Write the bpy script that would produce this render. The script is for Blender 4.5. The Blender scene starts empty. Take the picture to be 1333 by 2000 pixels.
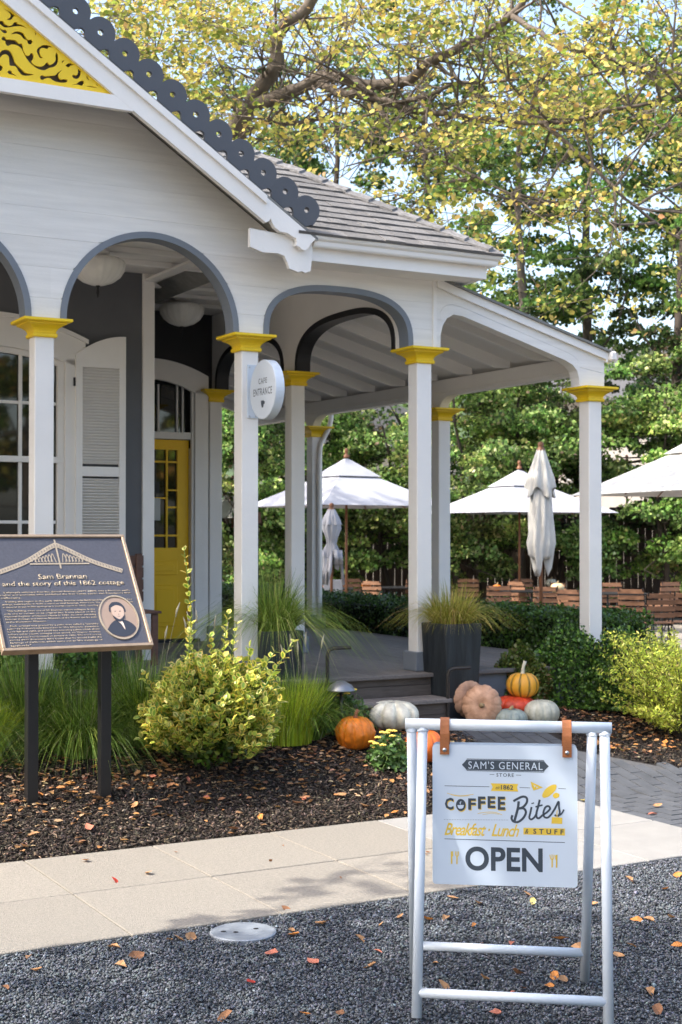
import bpy, bmesh, math, random
import numpy as np
from mathutils import Vector, Matrix, Quaternion
R = math.radians
random.seed(7)
rng = np.random.default_rng(11)
scene = bpy.context.scene
COL = scene.collection

# ------------------------------------------------------------------ camera, sky, sun, exposure
EYE = 1.75
cd = bpy.data.cameras.new('camera'); cam = bpy.data.objects.new('camera', cd); COL.objects.link(cam)
cam.location = (0, 0, EYE); cam.rotation_euler = (R(90 + 0.93), 0, 0)
cd.sensor_fit = 'VERTICAL'; cd.sensor_height = 36; cd.sensor_width = 24; cd.lens = 49.99
cd.clip_start = 0.1; cd.clip_end = 600
cd.dof.use_dof = True; cd.dof.focus_distance = 5.9; cd.dof.aperture_fstop = 7.1
scene.camera = cam
SUN = Vector((-1, -.36, 1.063 * math.tan(R(50)))).normalized()
world = bpy.data.worlds.new('World'); scene.world = world; world.use_nodes = True
wn = world.node_tree.nodes; wl = world.node_tree.links
bg = wn['Background']; sky = wn.new('ShaderNodeTexSky'); sky.sky_type = 'NISHITA'; sky.sun_disc = False
sky.sun_elevation = R(50); sky.sun_rotation = math.atan2(SUN.x, SUN.y); sky.air_density = 1.0; sky.dust_density = 4.0
sky.ozone_density = 0.2
wl.new(sky.outputs[0], bg.inputs[0]); bg.inputs[1].default_value = 0.15
sd = bpy.data.lights.new('sun', 'SUN'); sd.energy = 2.0; sd.angle = R(0.55); sd.color = (1, .94, .84)
sun = bpy.data.objects.new('sun', sd); COL.objects.link(sun); sun.location = SUN * 60
sun.rotation_euler = SUN.to_track_quat('Z', 'Y').to_euler()
scene.view_settings.view_transform = 'Standard'; scene.view_settings.look = 'None'
scene.view_settings.gamma = 1; scene.view_settings.use_curve_mapping = False
scene.view_settings.exposure = 1.80
scene.render.engine = 'CYCLES'

# ------------------------------------------------------------------ house frame
TH = R(29); CT, ST = math.cos(TH), math.sin(TH)
OX, OY, OZ = .5914, 11.034, .695
def W(u, v, w=0.0): return (OX + u * CT - v * ST, OY + u * ST + v * CT, OZ + w)
def toH(X, Y): return ((X - OX) * CT + (Y - OY) * ST, -(X - OX) * ST + (Y - OY) * CT)
def cl(a, b, x): return min(1., max(0., (x - a) / (b - a)))
def gz(X, Y):
    u, v = toH(X, Y)
    return .36 * cl(-1.9, -.35, v) * (1 - .86 * cl(13.5, 16.5, Y)) * (1 - .35 * cl(2, 5, u))
def gzn(X, Y):
    u = (X - OX) * CT + (Y - OY) * ST; v = -(X - OX) * ST + (Y - OY) * CT
    c = lambda a, b, x: np.clip((x - a) / (b - a), 0, 1)
    return .36 * c(-1.9, -.35, v) * (1 - .86 * c(13.5, 16.5, Y)) * (1 - .35 * c(2, 5, u))

# ------------------------------------------------------------------ materials
MATS = {}
def mat(name, col, rough=.6, var=.12, scale=6., bump=.0, bscale=60., metal=0., spec=.4, stretch=None, coat=0., col2=None):
    if name in MATS: return MATS[name]
    m = bpy.data.materials.new(name); m.use_nodes = True; n = m.node_tree.nodes; l = m.node_tree.links
    b = n['Principled BSDF']; b.inputs['Roughness'].default_value = rough; b.inputs['Metallic'].default_value = metal
    b.inputs['Specular IOR Level'].default_value = spec
    if coat: b.inputs['Coat Weight'].default_value = coat; b.inputs['Coat Roughness'].default_value = .15
    tc = n.new('ShaderNodeTexCoord'); mp = n.new('ShaderNodeMapping'); l.new(tc.outputs['Object'], mp.inputs[0])
    if stretch: mp.inputs['Scale'].default_value = stretch
    nz = n.new('ShaderNodeTexNoise'); nz.inputs['Scale'].default_value = scale; nz.inputs['Detail'].default_value = 6
    nz.inputs['Roughness'].default_value = .6
    l.new(mp.outputs[0], nz.inputs['Vector'])
    rp = n.new('ShaderNodeValToRGB'); rp.color_ramp.elements[0].position = .3; rp.color_ramp.elements[1].position = .72
    c2 = col2 or tuple(min(1, x * (1 + var)) for x in col)
    rp.color_ramp.elements[0].color = (*[x * (1 - var) for x in col], 1); rp.color_ramp.elements[1].color = (*c2, 1)
    l.new(nz.outputs[0], rp.inputs[0])
    oi = n.new('ShaderNodeObjectInfo'); hs = n.new('ShaderNodeHueSaturation')
    ma = n.new('ShaderNodeMath'); ma.operation = 'MULTIPLY_ADD'; ma.inputs[1].default_value = var * .8; ma.inputs[2].default_value = 1 - var * .4
    l.new(oi.outputs['Random'], ma.inputs[0]); l.new(ma.outputs[0], hs.inputs['Value']); l.new(rp.outputs[0], hs.inputs['Color'])
    l.new(hs.outputs[0], b.inputs['Base Color'])
    if bump:
        n2 = n.new('ShaderNodeTexNoise'); n2.inputs['Scale'].default_value = bscale; n2.inputs['Detail'].default_value = 5
        l.new(mp.outputs[0], n2.inputs['Vector'])
        bp = n.new('ShaderNodeBump'); bp.inputs['Strength'].default_value = bump; bp.inputs['Distance'].default_value = .01
        l.new(n2.outputs[0], bp.inputs['Height']); l.new(bp.outputs[0], b.inputs['Normal'])
    MATS[name] = m; return m
def matcol(name, rough=.6, trans=.0, spec=.3, gain=1.0):
    "colour from the mesh attribute col, optional translucency (leaves)"
    if name in MATS: return MATS[name]
    m = bpy.data.materials.new(name); m.use_nodes = True; n = m.node_tree.nodes; l = m.node_tree.links
    b = n['Principled BSDF']; b.inputs['Roughness'].default_value = rough; b.inputs['Specular IOR Level'].default_value = spec
    a = n.new('ShaderNodeAttribute'); a.attribute_name = 'col'
    l.new(a.outputs['Color'], b.inputs['Base Color'])
    if trans:
        t = n.new('ShaderNodeBsdfTranslucent'); mx = n.new('ShaderNodeMixShader'); mx.inputs[0].default_value = trans
        l.new(a.outputs['Color'], t.inputs[0]); l.new(b.outputs[0], mx.inputs[1]); l.new(t.outputs[0], mx.inputs[2])
        l.new(mx.outputs[0], n['Material Output'].inputs[0])
    MATS[name] = m; return m

white = mat('white_paint', (.80, .772, .735), .5, .05, 1.7, .12, 40)
whiteB = mat('white_board_paint', (.79, .765, .728), .55, .08, 2.5, .35, 50, stretch=(.6, 1, 9))
greytrim = mat('grey_trim_paint', (.17, .19, .22), .5, .05)
blacktrim = mat('black_trim_paint', (.018, .018, .02), .5, .1)
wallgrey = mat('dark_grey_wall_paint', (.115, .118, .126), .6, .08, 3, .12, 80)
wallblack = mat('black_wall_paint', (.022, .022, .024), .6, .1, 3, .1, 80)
yellow = mat('yellow_capital_paint', (.82, .56, .014), .42, .05, 5, .05)
yellowd = mat('yellow_door_paint', (.90, .54, .012), .4, .04, 3, .04)
scrollm = mat('slate_scroll_paint', (.082, .088, .102), .55, .05, 5, .05)
wall_shade = mat('shaded_wall_tone', (.20, .17, .145), .7, .08)  # brown stands in for the shadowed wall behind the fretwork
shing = mat('weathered_shingle', (.175, .170, .166), .85, .42, 12, .7, 60, stretch=(3, 1, 3))
leadroof = mat('grey_roofing', (.2, .2, .19), .8, .2, 14, .3, 70)
deckm = mat('weathered_deck_wood', (.17, .15, .138), .75, .25, 8, .5, 60, stretch=(8, .7, 8))
stepm = mat('brown_step_wood', (.115, .092, .078), .75, .3, 8, .5, 60, stretch=(.8, 8, 8))
conc = mat('tan_concrete', (.215, .196, .168), .9, .10, 70, .6, 160, col2=(.285, .262, .226))
concw = mat('sun_toned_concrete', (.265, .258, .245), .9, .08, 5, .35, 120)  # paler colour stands in for strong sun on the right-hand slabs
paverm = mat('grey_paver', (.075, .080, .090), .8, .2, 8, .4, 90)
jointm = mat('joint_sand', (.085, .085, .088), .95, .2, 30)
gravbase = mat('gravel_bed', (.035, .040, .047), .95, .4, 60, .8, 120)
soil = mat('dark_soil', (.022, .018, .016), .95, .4, 30, .8, 80)
grassground = mat('patio_ground', (.30, .27, .23), .95, .2, 5, .3)
steelw = mat('white_powder_coat', (.58, .64, .71), .36, .07, 2.5, .06, spec=.5)
panelw = mat('sign_panel_white', (.56, .64, .74), .35, .02, 2)
ink = mat('charcoal_print', (.045, .06, .08), .5, .03)
inky = mat('yellow_print', (.72, .50, .06), .5, .04)
leather = mat('tan_leather', (.30, .105, .035), .5, .2, 30, .2, 150)
steel = mat('steel', (.55, .57, .58), .3, .1, 20, metal=1.)
coverm = mat('galvanised_cover', (.27, .30, .34), .5, .2, 14, .15, metal=.3)
blackpost = mat('black_steel_post', (.012, .012, .013), .35, .1, 10, .05)
bronze = mat('bronze_frame', (.36, .27, .19), .42, .15, 20, .1, metal=.35)
bronzet = mat('bronze_relief', (.40, .33, .245), .45, .12, 40, .1, metal=.25)
plaqueb = mat('plaque_field', (.075, .078, .098), .5, .1, 60, .25, 220, metal=.2)
portraitm = mat('portrait_copper', (.36, .26, .20), .4, .06, metal=.2)
portraitd = mat('portrait_dark', (.03, .035, .05), .5, .1)
potm = mat('dark_planter_stone', (.013, .017, .022), .5, .5, 3.2, .15, 20, stretch=(4, 4, .5), col2=(.034, .042, .050))
railm = mat('dark_bronze_rail', (.05, .045, .042), .4, .2, metal=.5)
canvas = mat('shade_toned_white', (.36, .37, .41), .85, .05, 4, .15, 30)  # grey-blue puts the tree shade into the white canvas colour
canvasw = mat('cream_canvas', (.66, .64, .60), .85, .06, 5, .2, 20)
wood = mat('teak_slat', (.25, .125, .07), .6, .3, 6, .3, 40, stretch=(1, 6, 6))
poleW = mat('umbrella_pole_wood', (.20, .085, .04), .5, .2, 8)
blackm = mat('black_metal', (.015, .015, .016), .5, .1)
benchm = mat('brown_bench_wood', (.14, .075, .055), .6, .2, 8, .2, stretch=(1, 6, 6))
bark = mat('grey_bark', (.13, .105, .085), .9, .45, 7, 1.0, 22, stretch=(1, 1, .35))
barkd = mat('dark_bark', (.055, .043, .035), .9, .4, 8, .9, 25, stretch=(1, 1, .3))
fencem = mat('brown_fence_board', (.085, .06, .048), .9, .35, 8, .5, 40, stretch=(6, 6, .6))
lampglass = mat('opal_lamp_glass', (.82, .80, .75), .25, .06, 8, 0, spec=.5)
farwall = mat('pale_far_wall', (.62, .56, .48), .9, .08)
farroof = mat('grey_far_roof', (.22, .22, .23), .9, .1)
hillm = mat('wooded_hill', (.03, .05, .018), .95, .5, .5, .6, 2)
glass = mat('dark_window_glass', (.012, .014, .013), .03, .2, 2, spec=1.0)
def pump(name, c, c2=None, rough=.42, bump=.15): return mat(name, c, rough, .32, 16, bump, 50, col2=c2, spec=.45)

# ------------------------------------------------------------------ helpers
def tag(o, label=None, cat=None, group=None, kind=None):
    if label: o['label'] = label
    if cat: o['category'] = cat
    if group: o['group'] = group
    if kind: o['kind'] = kind
    return o
def empty(name, loc=(0, 0, 0), rz=0., **k):
    o = bpy.data.objects.new(name, None); COL.objects.link(o); o.location = loc; o.rotation_euler = (0, 0, rz)
    o.empty_display_size = .1
    return tag(o, **k)
def link(name, me, m=None, parent=None, **k):
    o = bpy.data.objects.new(name, me); COL.objects.link(o)
    if m is not None and not me.materials: me.materials.append(m)
    if parent is not None: o.parent = parent
    return tag(o, **k)
def copy_tree(o, parent=None):
    c = o.copy(); COL.objects.link(c)
    if parent is not None: c.parent = parent
    for ch in list(o.children): copy_tree(ch, c)
    return c
def npmesh(name, verts, faces, cols=None, smooth=False):
    "verts (N,3), faces (M,k) all the same size, cols per face (M,3) or per corner (M*k,3)"
    me = bpy.data.meshes.new(name)
    verts = np.asarray(verts, dtype=np.float32); faces = np.asarray(faces, dtype=np.int32); k = faces.shape[1]; M = len(faces)
    me.vertices.add(len(verts)); me.vertices.foreach_set('co', verts.ravel())
    me.loops.add(M * k); me.loops.foreach_set('vertex_index', faces.ravel())
    me.polygons.add(M); me.polygons.foreach_set('loop_start', np.arange(0, M * k, k, dtype=np.int32))
    me.polygons.foreach_set('loop_total', np.full(M, k, dtype=np.int32))
    if smooth: me.polygons.foreach_set('use_smooth', np.ones(M, dtype=bool))
    me.update(calc_edges=True)
    if cols is not None:
        cols = np.asarray(cols, dtype=np.float32)
        if len(cols) == M: cols = np.repeat(cols, k, axis=0)
        a = me.color_attributes.new('col', 'FLOAT_COLOR', 'CORNER')
        a.data.foreach_set('color', np.hstack([cols, np.ones((len(cols), 1), np.float32)]).ravel())
    return me
class MB:
    "collects quads and n-gons, builds one mesh"
    def __init__(s): s.v = []; s.f = []; s.sm = []
    def add(s, vs, fs, smooth=False):
        b = len(s.v); s.v += [tuple(v) for v in vs]; s.f += [tuple(b + i for i in f) for f in fs]; s.sm += [smooth] * len(fs)
    def box(s, a, b, bev=0.):
        x0, y0, z0 = [min(p, q) for p, q in zip(a, b)]; x1, y1, z1 = [max(p, q) for p, q in zip(a, b)]
        e = min(bev, (x1 - x0) * .45, (y1 - y0) * .45, (z1 - z0) * .45)
        if e <= 0:
            s.add([(x, y, z) for z in (z0, z1) for y in (y0, y1) for x in (x0, x1)],
                  [(0, 2, 3, 1), (4, 5, 7, 6), (0, 1, 5, 4), (2, 6, 7, 3), (0, 4, 6, 2), (1, 3, 7, 5)]); return
        bm = bmesh.new(); r = bmesh.ops.create_cube(bm, size=1)
        for v in bm.verts: v.co = Vector(((x0 + x1) / 2 + v.co.x * (x1 - x0), (y0 + y1) / 2 + v.co.y * (y1 - y0), (z0 + z1) / 2 + v.co.z * (z1 - z0)))
        bmesh.ops.bevel(bm, geom=bm.edges[:], offset=e, segments=1, affect='EDGES')
        bm.verts.index_update(); s.add([v.co.copy() for v in bm.verts], [[v.index for v in f.verts] for f in bm.faces]); bm.free()
    def obox(s, c, size, q=None, mtx=None):
        M = mtx or Matrix.Translation(c) @ (q.to_matrix().to_4x4() if q else Matrix.Identity(4))
        hx, hy, hz = [k / 2 for k in size]
        s.add([M @ Vector((x, y, z)) for z in (-hz, hz) for y in (-hy, hy) for x in (-hx, hx)],
              [(0, 2, 3, 1), (4, 5, 7, 6), (0, 1, 5, 4), (2, 6, 7, 3), (0, 4, 6, 2), (1, 3, 7, 5)])
    def tube(s, pts, rad, n=10, cap=True, smooth=True):
        pts = [Vector(p) for p in pts]; rads = rad if isinstance(rad, (list, tuple)) else [rad] * len(pts)
        vs = []; prev = None
        for i, p in enumerate(pts):
            d = (pts[min(i + 1, len(pts) - 1)] - pts[max(i - 1, 0)]).normalized()
            if prev is None: a = d.orthogonal().normalized()
            else: a = (prev - d * prev.dot(d)).normalized()
            prev = a; b = d.cross(a)
            for k in range(n): t = 2 * math.pi * k / n; vs.append(p + (a * math.cos(t) + b * math.sin(t)) * rads[i])
        fs = [(i * n + k, i * n + (k + 1) % n, (i + 1) * n + (k + 1) % n, (i + 1) * n + k) for i in range(len(pts) - 1) for k in range(n)]
        b0 = len(s.v); s.add(vs, fs, smooth)
        if cap: s.add([], []); s.f += [tuple(b0 + k for k in reversed(range(n))), tuple(b0 + (len(pts) - 1) * n + k for k in range(n))]; s.sm += [False, False]
    def lathe(s, prof, n=24, c=(0, 0, 0), rf=None, smooth=True):
        vs = []
        for (r, z) in prof:
            for k in range(n):
                t = 2 * math.pi * k / n; q = rf(t, r, z) if rf else 1.
                vs.append((c[0] + r * q * math.cos(t), c[1] + r * q * math.sin(t), c[2] + z))
        m = len(prof)
        s.add(vs, [(i * n + k, i * n + (k + 1) % n, (i + 1) * n + (k + 1) % n, (i + 1) * n + k) for i in range(m - 1) for k in range(n)], smooth)
    def prism(s, poly, d0, d1, axes='xz'):
        "convex or simple polygon extruded between d0 and d1"
        def P(a, b, d):
            return {'xz': (a, d, b), 'xy': (a, b, d), 'yz': (d, a, b)}[axes]
        n = len(poly)
        s.add([P(a, b, d0) for a, b in poly] + [P(a, b, d1) for a, b in poly],
              [tuple(range(n)), tuple(reversed(range(n, 2 * n)))] + [(i, n + i, n + (i + 1) % n, (i + 1) % n) for i in range(n)])
    def build(s, name, m, parent=None, **k):
        me = bpy.data.meshes.new(name); me.from_pydata(s.v, [], s.f); me.polygons.foreach_set('use_smooth', s.sm); me.update()
        return link(name, me, m, parent, **k)
def box(name, a, b, m, parent=None, bev=.003, **k):
    q = MB(); q.box(a, b, bev); return q.build(name, m, parent, **k)
def lin(a, b, n): return [a + (b - a) * i / n for i in range(n + 1)]
def colslab(name, ts, lo, hi, d0, d1, m, parent, axis='u', build=True, mb=None, **k):
    q = mb or MB()
    P = (lambda t, d, w: (t, d, w)) if axis == 'u' else (lambda t, d, w: (d, t, w))
    for a, b in zip(ts[:-1], ts[1:]):
        la, lb, ha, hb = lo(a), lo(b), hi(a), hi(b)
        if ha - la < 1e-4 and hb - lb < 1e-4: continue
        la = min(la, ha); lb = min(lb, hb)
        q.add([P(a, d0, la), P(b, d0, lb), P(b, d0, hb), P(a, d0, ha), P(a, d1, la), P(b, d1, lb), P(b, d1, hb), P(a, d1, ha)],
              [(0, 1, 2, 3), (7, 6, 5, 4), (0, 4, 5, 1), (3, 2, 6, 7)])
    a, b = ts[0], ts[-1]
    for t, f in ((a, (0, 3, 2, 1)), (b, (0, 1, 2, 3))):
        if hi(t) > lo(t) + 1e-4: q.add([P(t, d0, lo(t)), P(t, d1, lo(t)), P(t, d1, hi(t)), P(t, d0, hi(t))], [f])
    if not q.f: return None
    if build: return q.build(name, m, parent, **k)
def shape2d(name, outer, holes, depth, m, parent=None, resolution=1, M=None, **k):
    "flat outline with holes, real thickness; local XZ plane facing -Y"
    c = bpy.data.curves.new(name, 'CURVE'); c.dimensions = '2D'; c.fill_mode = 'BOTH'; c.extrude = depth / 2
    for poly in [outer] + holes:
        sp = c.splines.new('POLY'); sp.points.add(len(poly) - 1)
        for p, (x, z) in zip(sp.points, poly): p.co = (x, z, 0, 1)
        sp.use_cyclic_u = True
    t = bpy.data.objects.new('t', c); COL.objects.link(t)
    dg = bpy.context.evaluated_depsgraph_get(); me = bpy.data.meshes.new_from_object(t.evaluated_get(dg))
    bpy.data.objects.remove(t); bpy.data.curves.remove(c)
    me.materials.clear(); me.transform(Matrix.Rotation(R(90), 4, 'X'))
    if M: me.transform(M)
    return link(name, me, m, parent, **k)
def inside(p, poly):
    c = False; x, y = p; j = len(poly) - 1
    for i in range(len(poly)):
        xi, yi = poly[i]; xj, yj = poly[j]
        if (yi > y) != (yj > y) and x < (xj - xi) * (y - yi) / (yj - yi) + xi: c = not c
        j = i
    return c
def cutout(name, outer, holes, depth, y, m, parent):
    "fret-sawn board: triangulated outline minus its openings, with sawn edges"
    from mathutils.geometry import delaunay_2d_cdt
    V = []; Ed = []
    for poly in [outer] + holes:
        b = len(V); V += [Vector(p) for p in poly]; Ed += [(b + i, b + (i + 1) % len(poly)) for i in range(len(poly))]
    vo, eo, fo, *_ = delaunay_2d_cdt(V, Ed, [], 0, 1e-6)
    fs = []
    for f in fo:
        c = sum((vo[i] for i in f), Vector((0, 0))) / len(f)
        if inside(c, outer) and not any(inside(c, h) for h in holes): fs.append(f)
    bm = bmesh.new(); vs = [bm.verts.new((v.x, y, v.y)) for v in vo]
    for f in fs:
        a, b, c = [vo[i] for i in f[:3]]
        cr_ = (b - a).cross(c - a); bm.faces.new([vs[i] for i in (f if cr_ > 0 else reversed(f))])
    r = bmesh.ops.extrude_face_region(bm, geom=bm.faces[:])
    for g in r['geom']:
        if isinstance(g, bmesh.types.BMVert): g.co.y += depth
    bmesh.ops.delete(bm, geom=[v for v in bm.verts if not v.link_faces], context='VERTS')
    bmesh.ops.recalc_face_normals(bm, faces=bm.faces[:])
    me = bpy.data.meshes.new(name); bm.to_mesh(me); bm.free(); return link(name, me, m, parent)
def fit_text(s, x0, z0, x1, z1, y, m, parent, shear=0., bold=0., thick=0., name='lettering', keepratio=False, space=1., res=2, M=None):
    c = bpy.data.curves.new(name, 'FONT'); c.body = s; c.shear = shear; c.offset = bold; c.extrude = 0; c.resolution_u = res
    c.space_character = space
    t = bpy.data.objects.new('t', c); COL.objects.link(t)
    dg = bpy.context.evaluated_depsgraph_get(); me = bpy.data.meshes.new_from_object(t.evaluated_get(dg))
    bpy.data.objects.remove(t); bpy.data.curves.remove(c); me.materials.clear()
    co = np.empty(len(me.vertices) * 3); me.vertices.foreach_get('co', co); co = co.reshape(-1, 3)
    mn, mx = co.min(0), co.max(0); out = np.zeros_like(co)
    sx = (x1 - x0) / (mx[0] - mn[0]); sz = (z1 - z0) / (mx[1] - mn[1])
    if keepratio: sx = sz = min(sx, sz)
    out[:, 0] = x0 + (co[:, 0] - mn[0]) * sx; out[:, 2] = z0 + (co[:, 1] - mn[1]) * sz; out[:, 1] = y
    me.vertices.foreach_set('co', out.ravel()); me.update()
    if thick:
        bm = bmesh.new(); bm.from_mesh(me); r = bmesh.ops.extrude_face_region(bm, geom=bm.faces[:])
        for g in r['geom']:
            if isinstance(g, bmesh.types.BMVert): g.co.y -= thick
        bm.to_mesh(me); bm.free()
    if M: me.transform(M)
    return link(name, me, m, parent)
def smooth_pts(pts, n=6):
    o = []; P = [pts[0]] + list(pts) + [pts[-1]]
    for i in range(1, len(P) - 2):
        p0, p1, p2, p3 = [np.array(P[j], float) for j in (i - 1, i, i + 1, i + 2)]
        for k in range(n):
            t = k / n; o.append(tuple(.5 * ((2 * p1) + (-p0 + p2) * t + (2 * p0 - 5 * p1 + 4 * p2 - p3) * t * t + (-p0 + 3 * p1 - 3 * p2 + p3) * t ** 3)))
    o.append(tuple(pts[-1])); return o
def strokes(name, lines, y, m, parent, M=None):
    "ribbon strokes [(points, width)] on the local XZ plane, each line a hair in front of the last"
    q = MB()
    for li, (pts, wd) in enumerate(lines):
        p = smooth_pts(pts); vs = []; yy = y - li * .00004
        for i, a in enumerate(p):
            d = np.array(p[min(i + 1, len(p) - 1)]) - np.array(p[max(i - 1, 0)]); d = d / (np.linalg.norm(d) + 1e-9)
            n_ = np.array([-d[1], d[0]]) * wd / 2
            vs += [(a[0] + n_[0], yy, a[1] + n_[1]), (a[0] - n_[0], yy, a[1] - n_[1])]
        q.add(vs, [(2 * i, 2 * i + 1, 2 * i + 3, 2 * i + 2) for i in range(len(p) - 1)])
    o = q.build(name, m, parent)
    if M: o.data.transform(M)
    return o

# ---- foliage
def rand_rot(N):
    q = rng.normal(size=(N, 4)); q /= np.linalg.norm(q, axis=1)[:, None]
    w, x, y, z = q.T
    return np.stack([np.stack([1 - 2 * (y * y + z * z), 2 * (x * y - z * w), 2 * (x * z + y * w)], 1),
                     np.stack([2 * (x * y + z * w), 1 - 2 * (x * x + z * z), 2 * (y * z - x * w)], 1),
                     np.stack([2 * (x * z - y * w), 2 * (y * z + x * w), 1 - 2 * (x * x + y * y)], 1)], 1)
LEAF = np.array([[0, 0, 0], [.30, -.30, .06], [.75, -.22, .03], [1, 0, -.08], [.75, .22, .03], [.30, .30, .06]]) - np.array([.5, 0, 0])
def leaves_mesh(name, C, size, cols, flat=.0, tris=4, aspect=1.):
    N = len(C); Rm = rand_rot(N)
    if flat > 0:      # tilt the leaf plane towards horizontal
        n = Rm[:, :, 2]; n = n * np.sign(n[:, 2:3] + 1e-9); n = n * (1 - flat) + np.array([0, 0, 1.]) * flat; n /= np.linalg.norm(n, axis=1)[:, None]
        a = Rm[:, :, 0]; a = a - n * (a * n).sum(1)[:, None]; a /= np.linalg.norm(a, axis=1)[:, None] + 1e-9
        Rm = np.stack([a, np.cross(n, a), n], 2)
    L = LEAF * np.array([1, aspect, 1]) if tris == 4 else np.array([[-.5, 0, 0], [0, -.32 * aspect, .07], [.5, 0, 0], [0, .32 * aspect, .07]])
    k = len(L); s = np.asarray(size).reshape(-1, 1, 1) * np.ones((N, 1, 1))
    V = np.einsum('nij,kj->nki', Rm, L) * s + C[:, None, :]
    b = np.arange(N)[:, None] * k
    if tris == 4:
        F = np.concatenate([b + np.array([[0, 1, 2, 3]]), b + np.array([[0, 3, 4, 5]])], 1).reshape(-1, 4); rep = 2
    else:
        F = np.concatenate([b + np.array([[0, 1, 2]]), b + np.array([[0, 2, 3]])], 1).reshape(-1, 3); rep = 2
    return npmesh(name, V.reshape(-1, 3), F, np.repeat(cols, rep, axis=0))
def pal(N, palette, weights=None, jit=.18):
    p = np.array(palette); i = rng.choice(len(p), N, p=None if weights is None else np.array(weights) / sum(weights))
    return np.clip(p[i] * (1 + rng.normal(0, jit, (N, 1))) * (1 + rng.normal(0, .06, (N, 3))), .003, .95)
def clusters(K, per, centers, r, zs=.7):
    "per leaves gaussian around each of K centres"
    return (np.repeat(centers, per, 0) + rng.normal(0, 1, (K * per, 3)) * np.repeat(np.asarray(r).reshape(-1, 1) * np.ones((K, 1)), per, 0) * np.array([1, 1, zs]))
def blades(name, C, h, lean, wid, cols, segs=5, droop=1.0, up=.9):
    "C (N,3) roots, h (N,), lean (N,) horizontal reach / h"
    N = len(C); th = rng.uniform(0, 2 * np.pi, N) if not isinstance(lean, tuple) else lean[1]; ln = lean if not isinstance(lean, tuple) else lean[0]
    t = np.linspace(0, 1, segs + 1)[None, :]
    hor = ln[:, None] * h[:, None] * t ** 1.6; z = h[:, None] * (up * t - droop * ln[:, None] * .8 * t ** 3)
    dx, dy = np.cos(th)[:, None], np.sin(th)[:, None]
    P = np.stack([C[:, 0:1] + dx * hor, C[:, 1:2] + dy * hor, C[:, 2:3] + z], 2)
    fa = rng.uniform(0, np.pi, N)[:, None]; sx, sy = np.cos(fa), np.sin(fa)
    w = wid * (1 - t ** 2 * .95) * .5
    S = np.stack([sx * w, sy * w, 0 * sx * w], 2)
    V = np.stack([P - S, P + S], 2).reshape(N, -1, 3); k = (segs + 1) * 2
    q = np.array([[2 * i, 2 * i + 1, 2 * i + 3, 2 * i + 2] for i in range(segs)])
    F = (np.arange(N)[:, None, None] * k + q[None]).reshape(-1, 4)
    return npmesh(name, V.reshape(-1, 3), F, np.repeat(cols, segs, 0), smooth=True)
leafM = matcol('leaf', .5, .42, .35)
leafG = matcol('glossy_leaf', .35, .34, .5)
grassM = matcol('grass_blade', .5, .3, .3)
chipM = matcol('chip', .9, 0, .2)
stoneM = matcol('gravel_stone', .75, 0, .35)
dryM = matcol('dry_leaf', .7, .15, .25)

# ------------------------------------------------------------------ ground and paths
def sheet(name, x0, x1, y0, y1, nx, ny, f, m, **k):
    X, Y = np.meshgrid(np.linspace(x0, x1, nx), np.linspace(y0, y1, ny)); V = np.stack([X, Y, f(X, Y)], -1).reshape(-1, 3)
    i = np.arange((ny - 1) * nx).reshape(ny - 1, nx)[:, :-1].ravel()
    return link(name, npmesh(name, V, np.stack([i, i + 1, i + nx + 1, i + nx], 1), smooth=True), m, **k)
sheet('ground', -400, 400, -60, 500, 9, 9, lambda X, Y: X * 0 - .06, grassground, kind='structure')
def hsheet(name, us, vs, dz, m, **k):
    "sheet laid in house directions following the ground"
    U, V = np.meshgrid(us, vs); X = OX + U * CT - V * ST; Y = OY + U * ST + V * CT
    P = np.stack([X, Y, gzn(X, Y) + dz], -1).reshape(-1, 3); nx = len(us); ny = len(vs)
    i = np.arange((ny - 1) * nx).reshape(ny - 1, nx)[:, :-1].ravel()
    return link(name, npmesh(name, P, np.stack([i, i + 1, i + nx + 1, i + nx], 1)), m, **k)
hsheet('gravel_bed', np.linspace(-14, 12, 20), np.linspace(-16, -3.5, 12), -.012, gravbase, kind='structure')
hsheet('patio_ground', np.linspace(1.9, 34, 30), np.linspace(-1, 44, 60), -.03, grassground, kind='structure')
bed1 = hsheet('planting_bed', np.linspace(-9, .02, 40), np.linspace(-1.86, 6, 40), -.012, soil, kind='structure')
bed2 = hsheet('planting_bed', np.linspace(.05, 12, 40), np.linspace(-1.86, 4, 40), -.012, soil, kind='structure')
# gravel stones (nobody could count them)
def bits(name, X, Y, Z, sx, sy, sz, cols, m, tilt=.5, **k):
    N = len(X); O = np.array([[1, 0, 0], [0, 1, 0], [-1, 0, 0], [0, -1, 0], [0, 0, 1], [0, 0, -1]], float)
    O = O[None] * (1 + rng.uniform(-.35, .35, (N, 6, 1))) + rng.normal(0, .22, (N, 6, 3))
    a = rng.uniform(0, 2 * np.pi, N); t = rng.normal(0, tilt, N)
    V = O * np.stack([sx, sy, sz], 1)[:, None, :]
    c, s_ = np.cos(t)[:, None], np.sin(t)[:, None]; x, z = V[..., 0] * c + V[..., 2] * s_, -V[..., 0] * s_ + V[..., 2] * c
    ca, sa = np.cos(a)[:, None], np.sin(a)[:, None]; y = V[..., 1]
    P = np.stack([x * ca - y * sa + X[:, None], x * sa + y * ca + Y[:, None], z + Z[:, None]], -1)
    T = np.array([[0, 1, 4], [1, 2, 4], [2, 3, 4], [3, 0, 4], [1, 0, 5], [2, 1, 5], [3, 2, 5], [0, 3, 5]])[:4 if False else 8]
    F = (np.arange(N)[:, None, None] * 6 + T[None]).reshape(-1, 3)
    return link(name, npmesh(name, P.reshape(-1, 3), F, np.repeat(cols, 8, 0)), m, **k)
N = 120000
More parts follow.
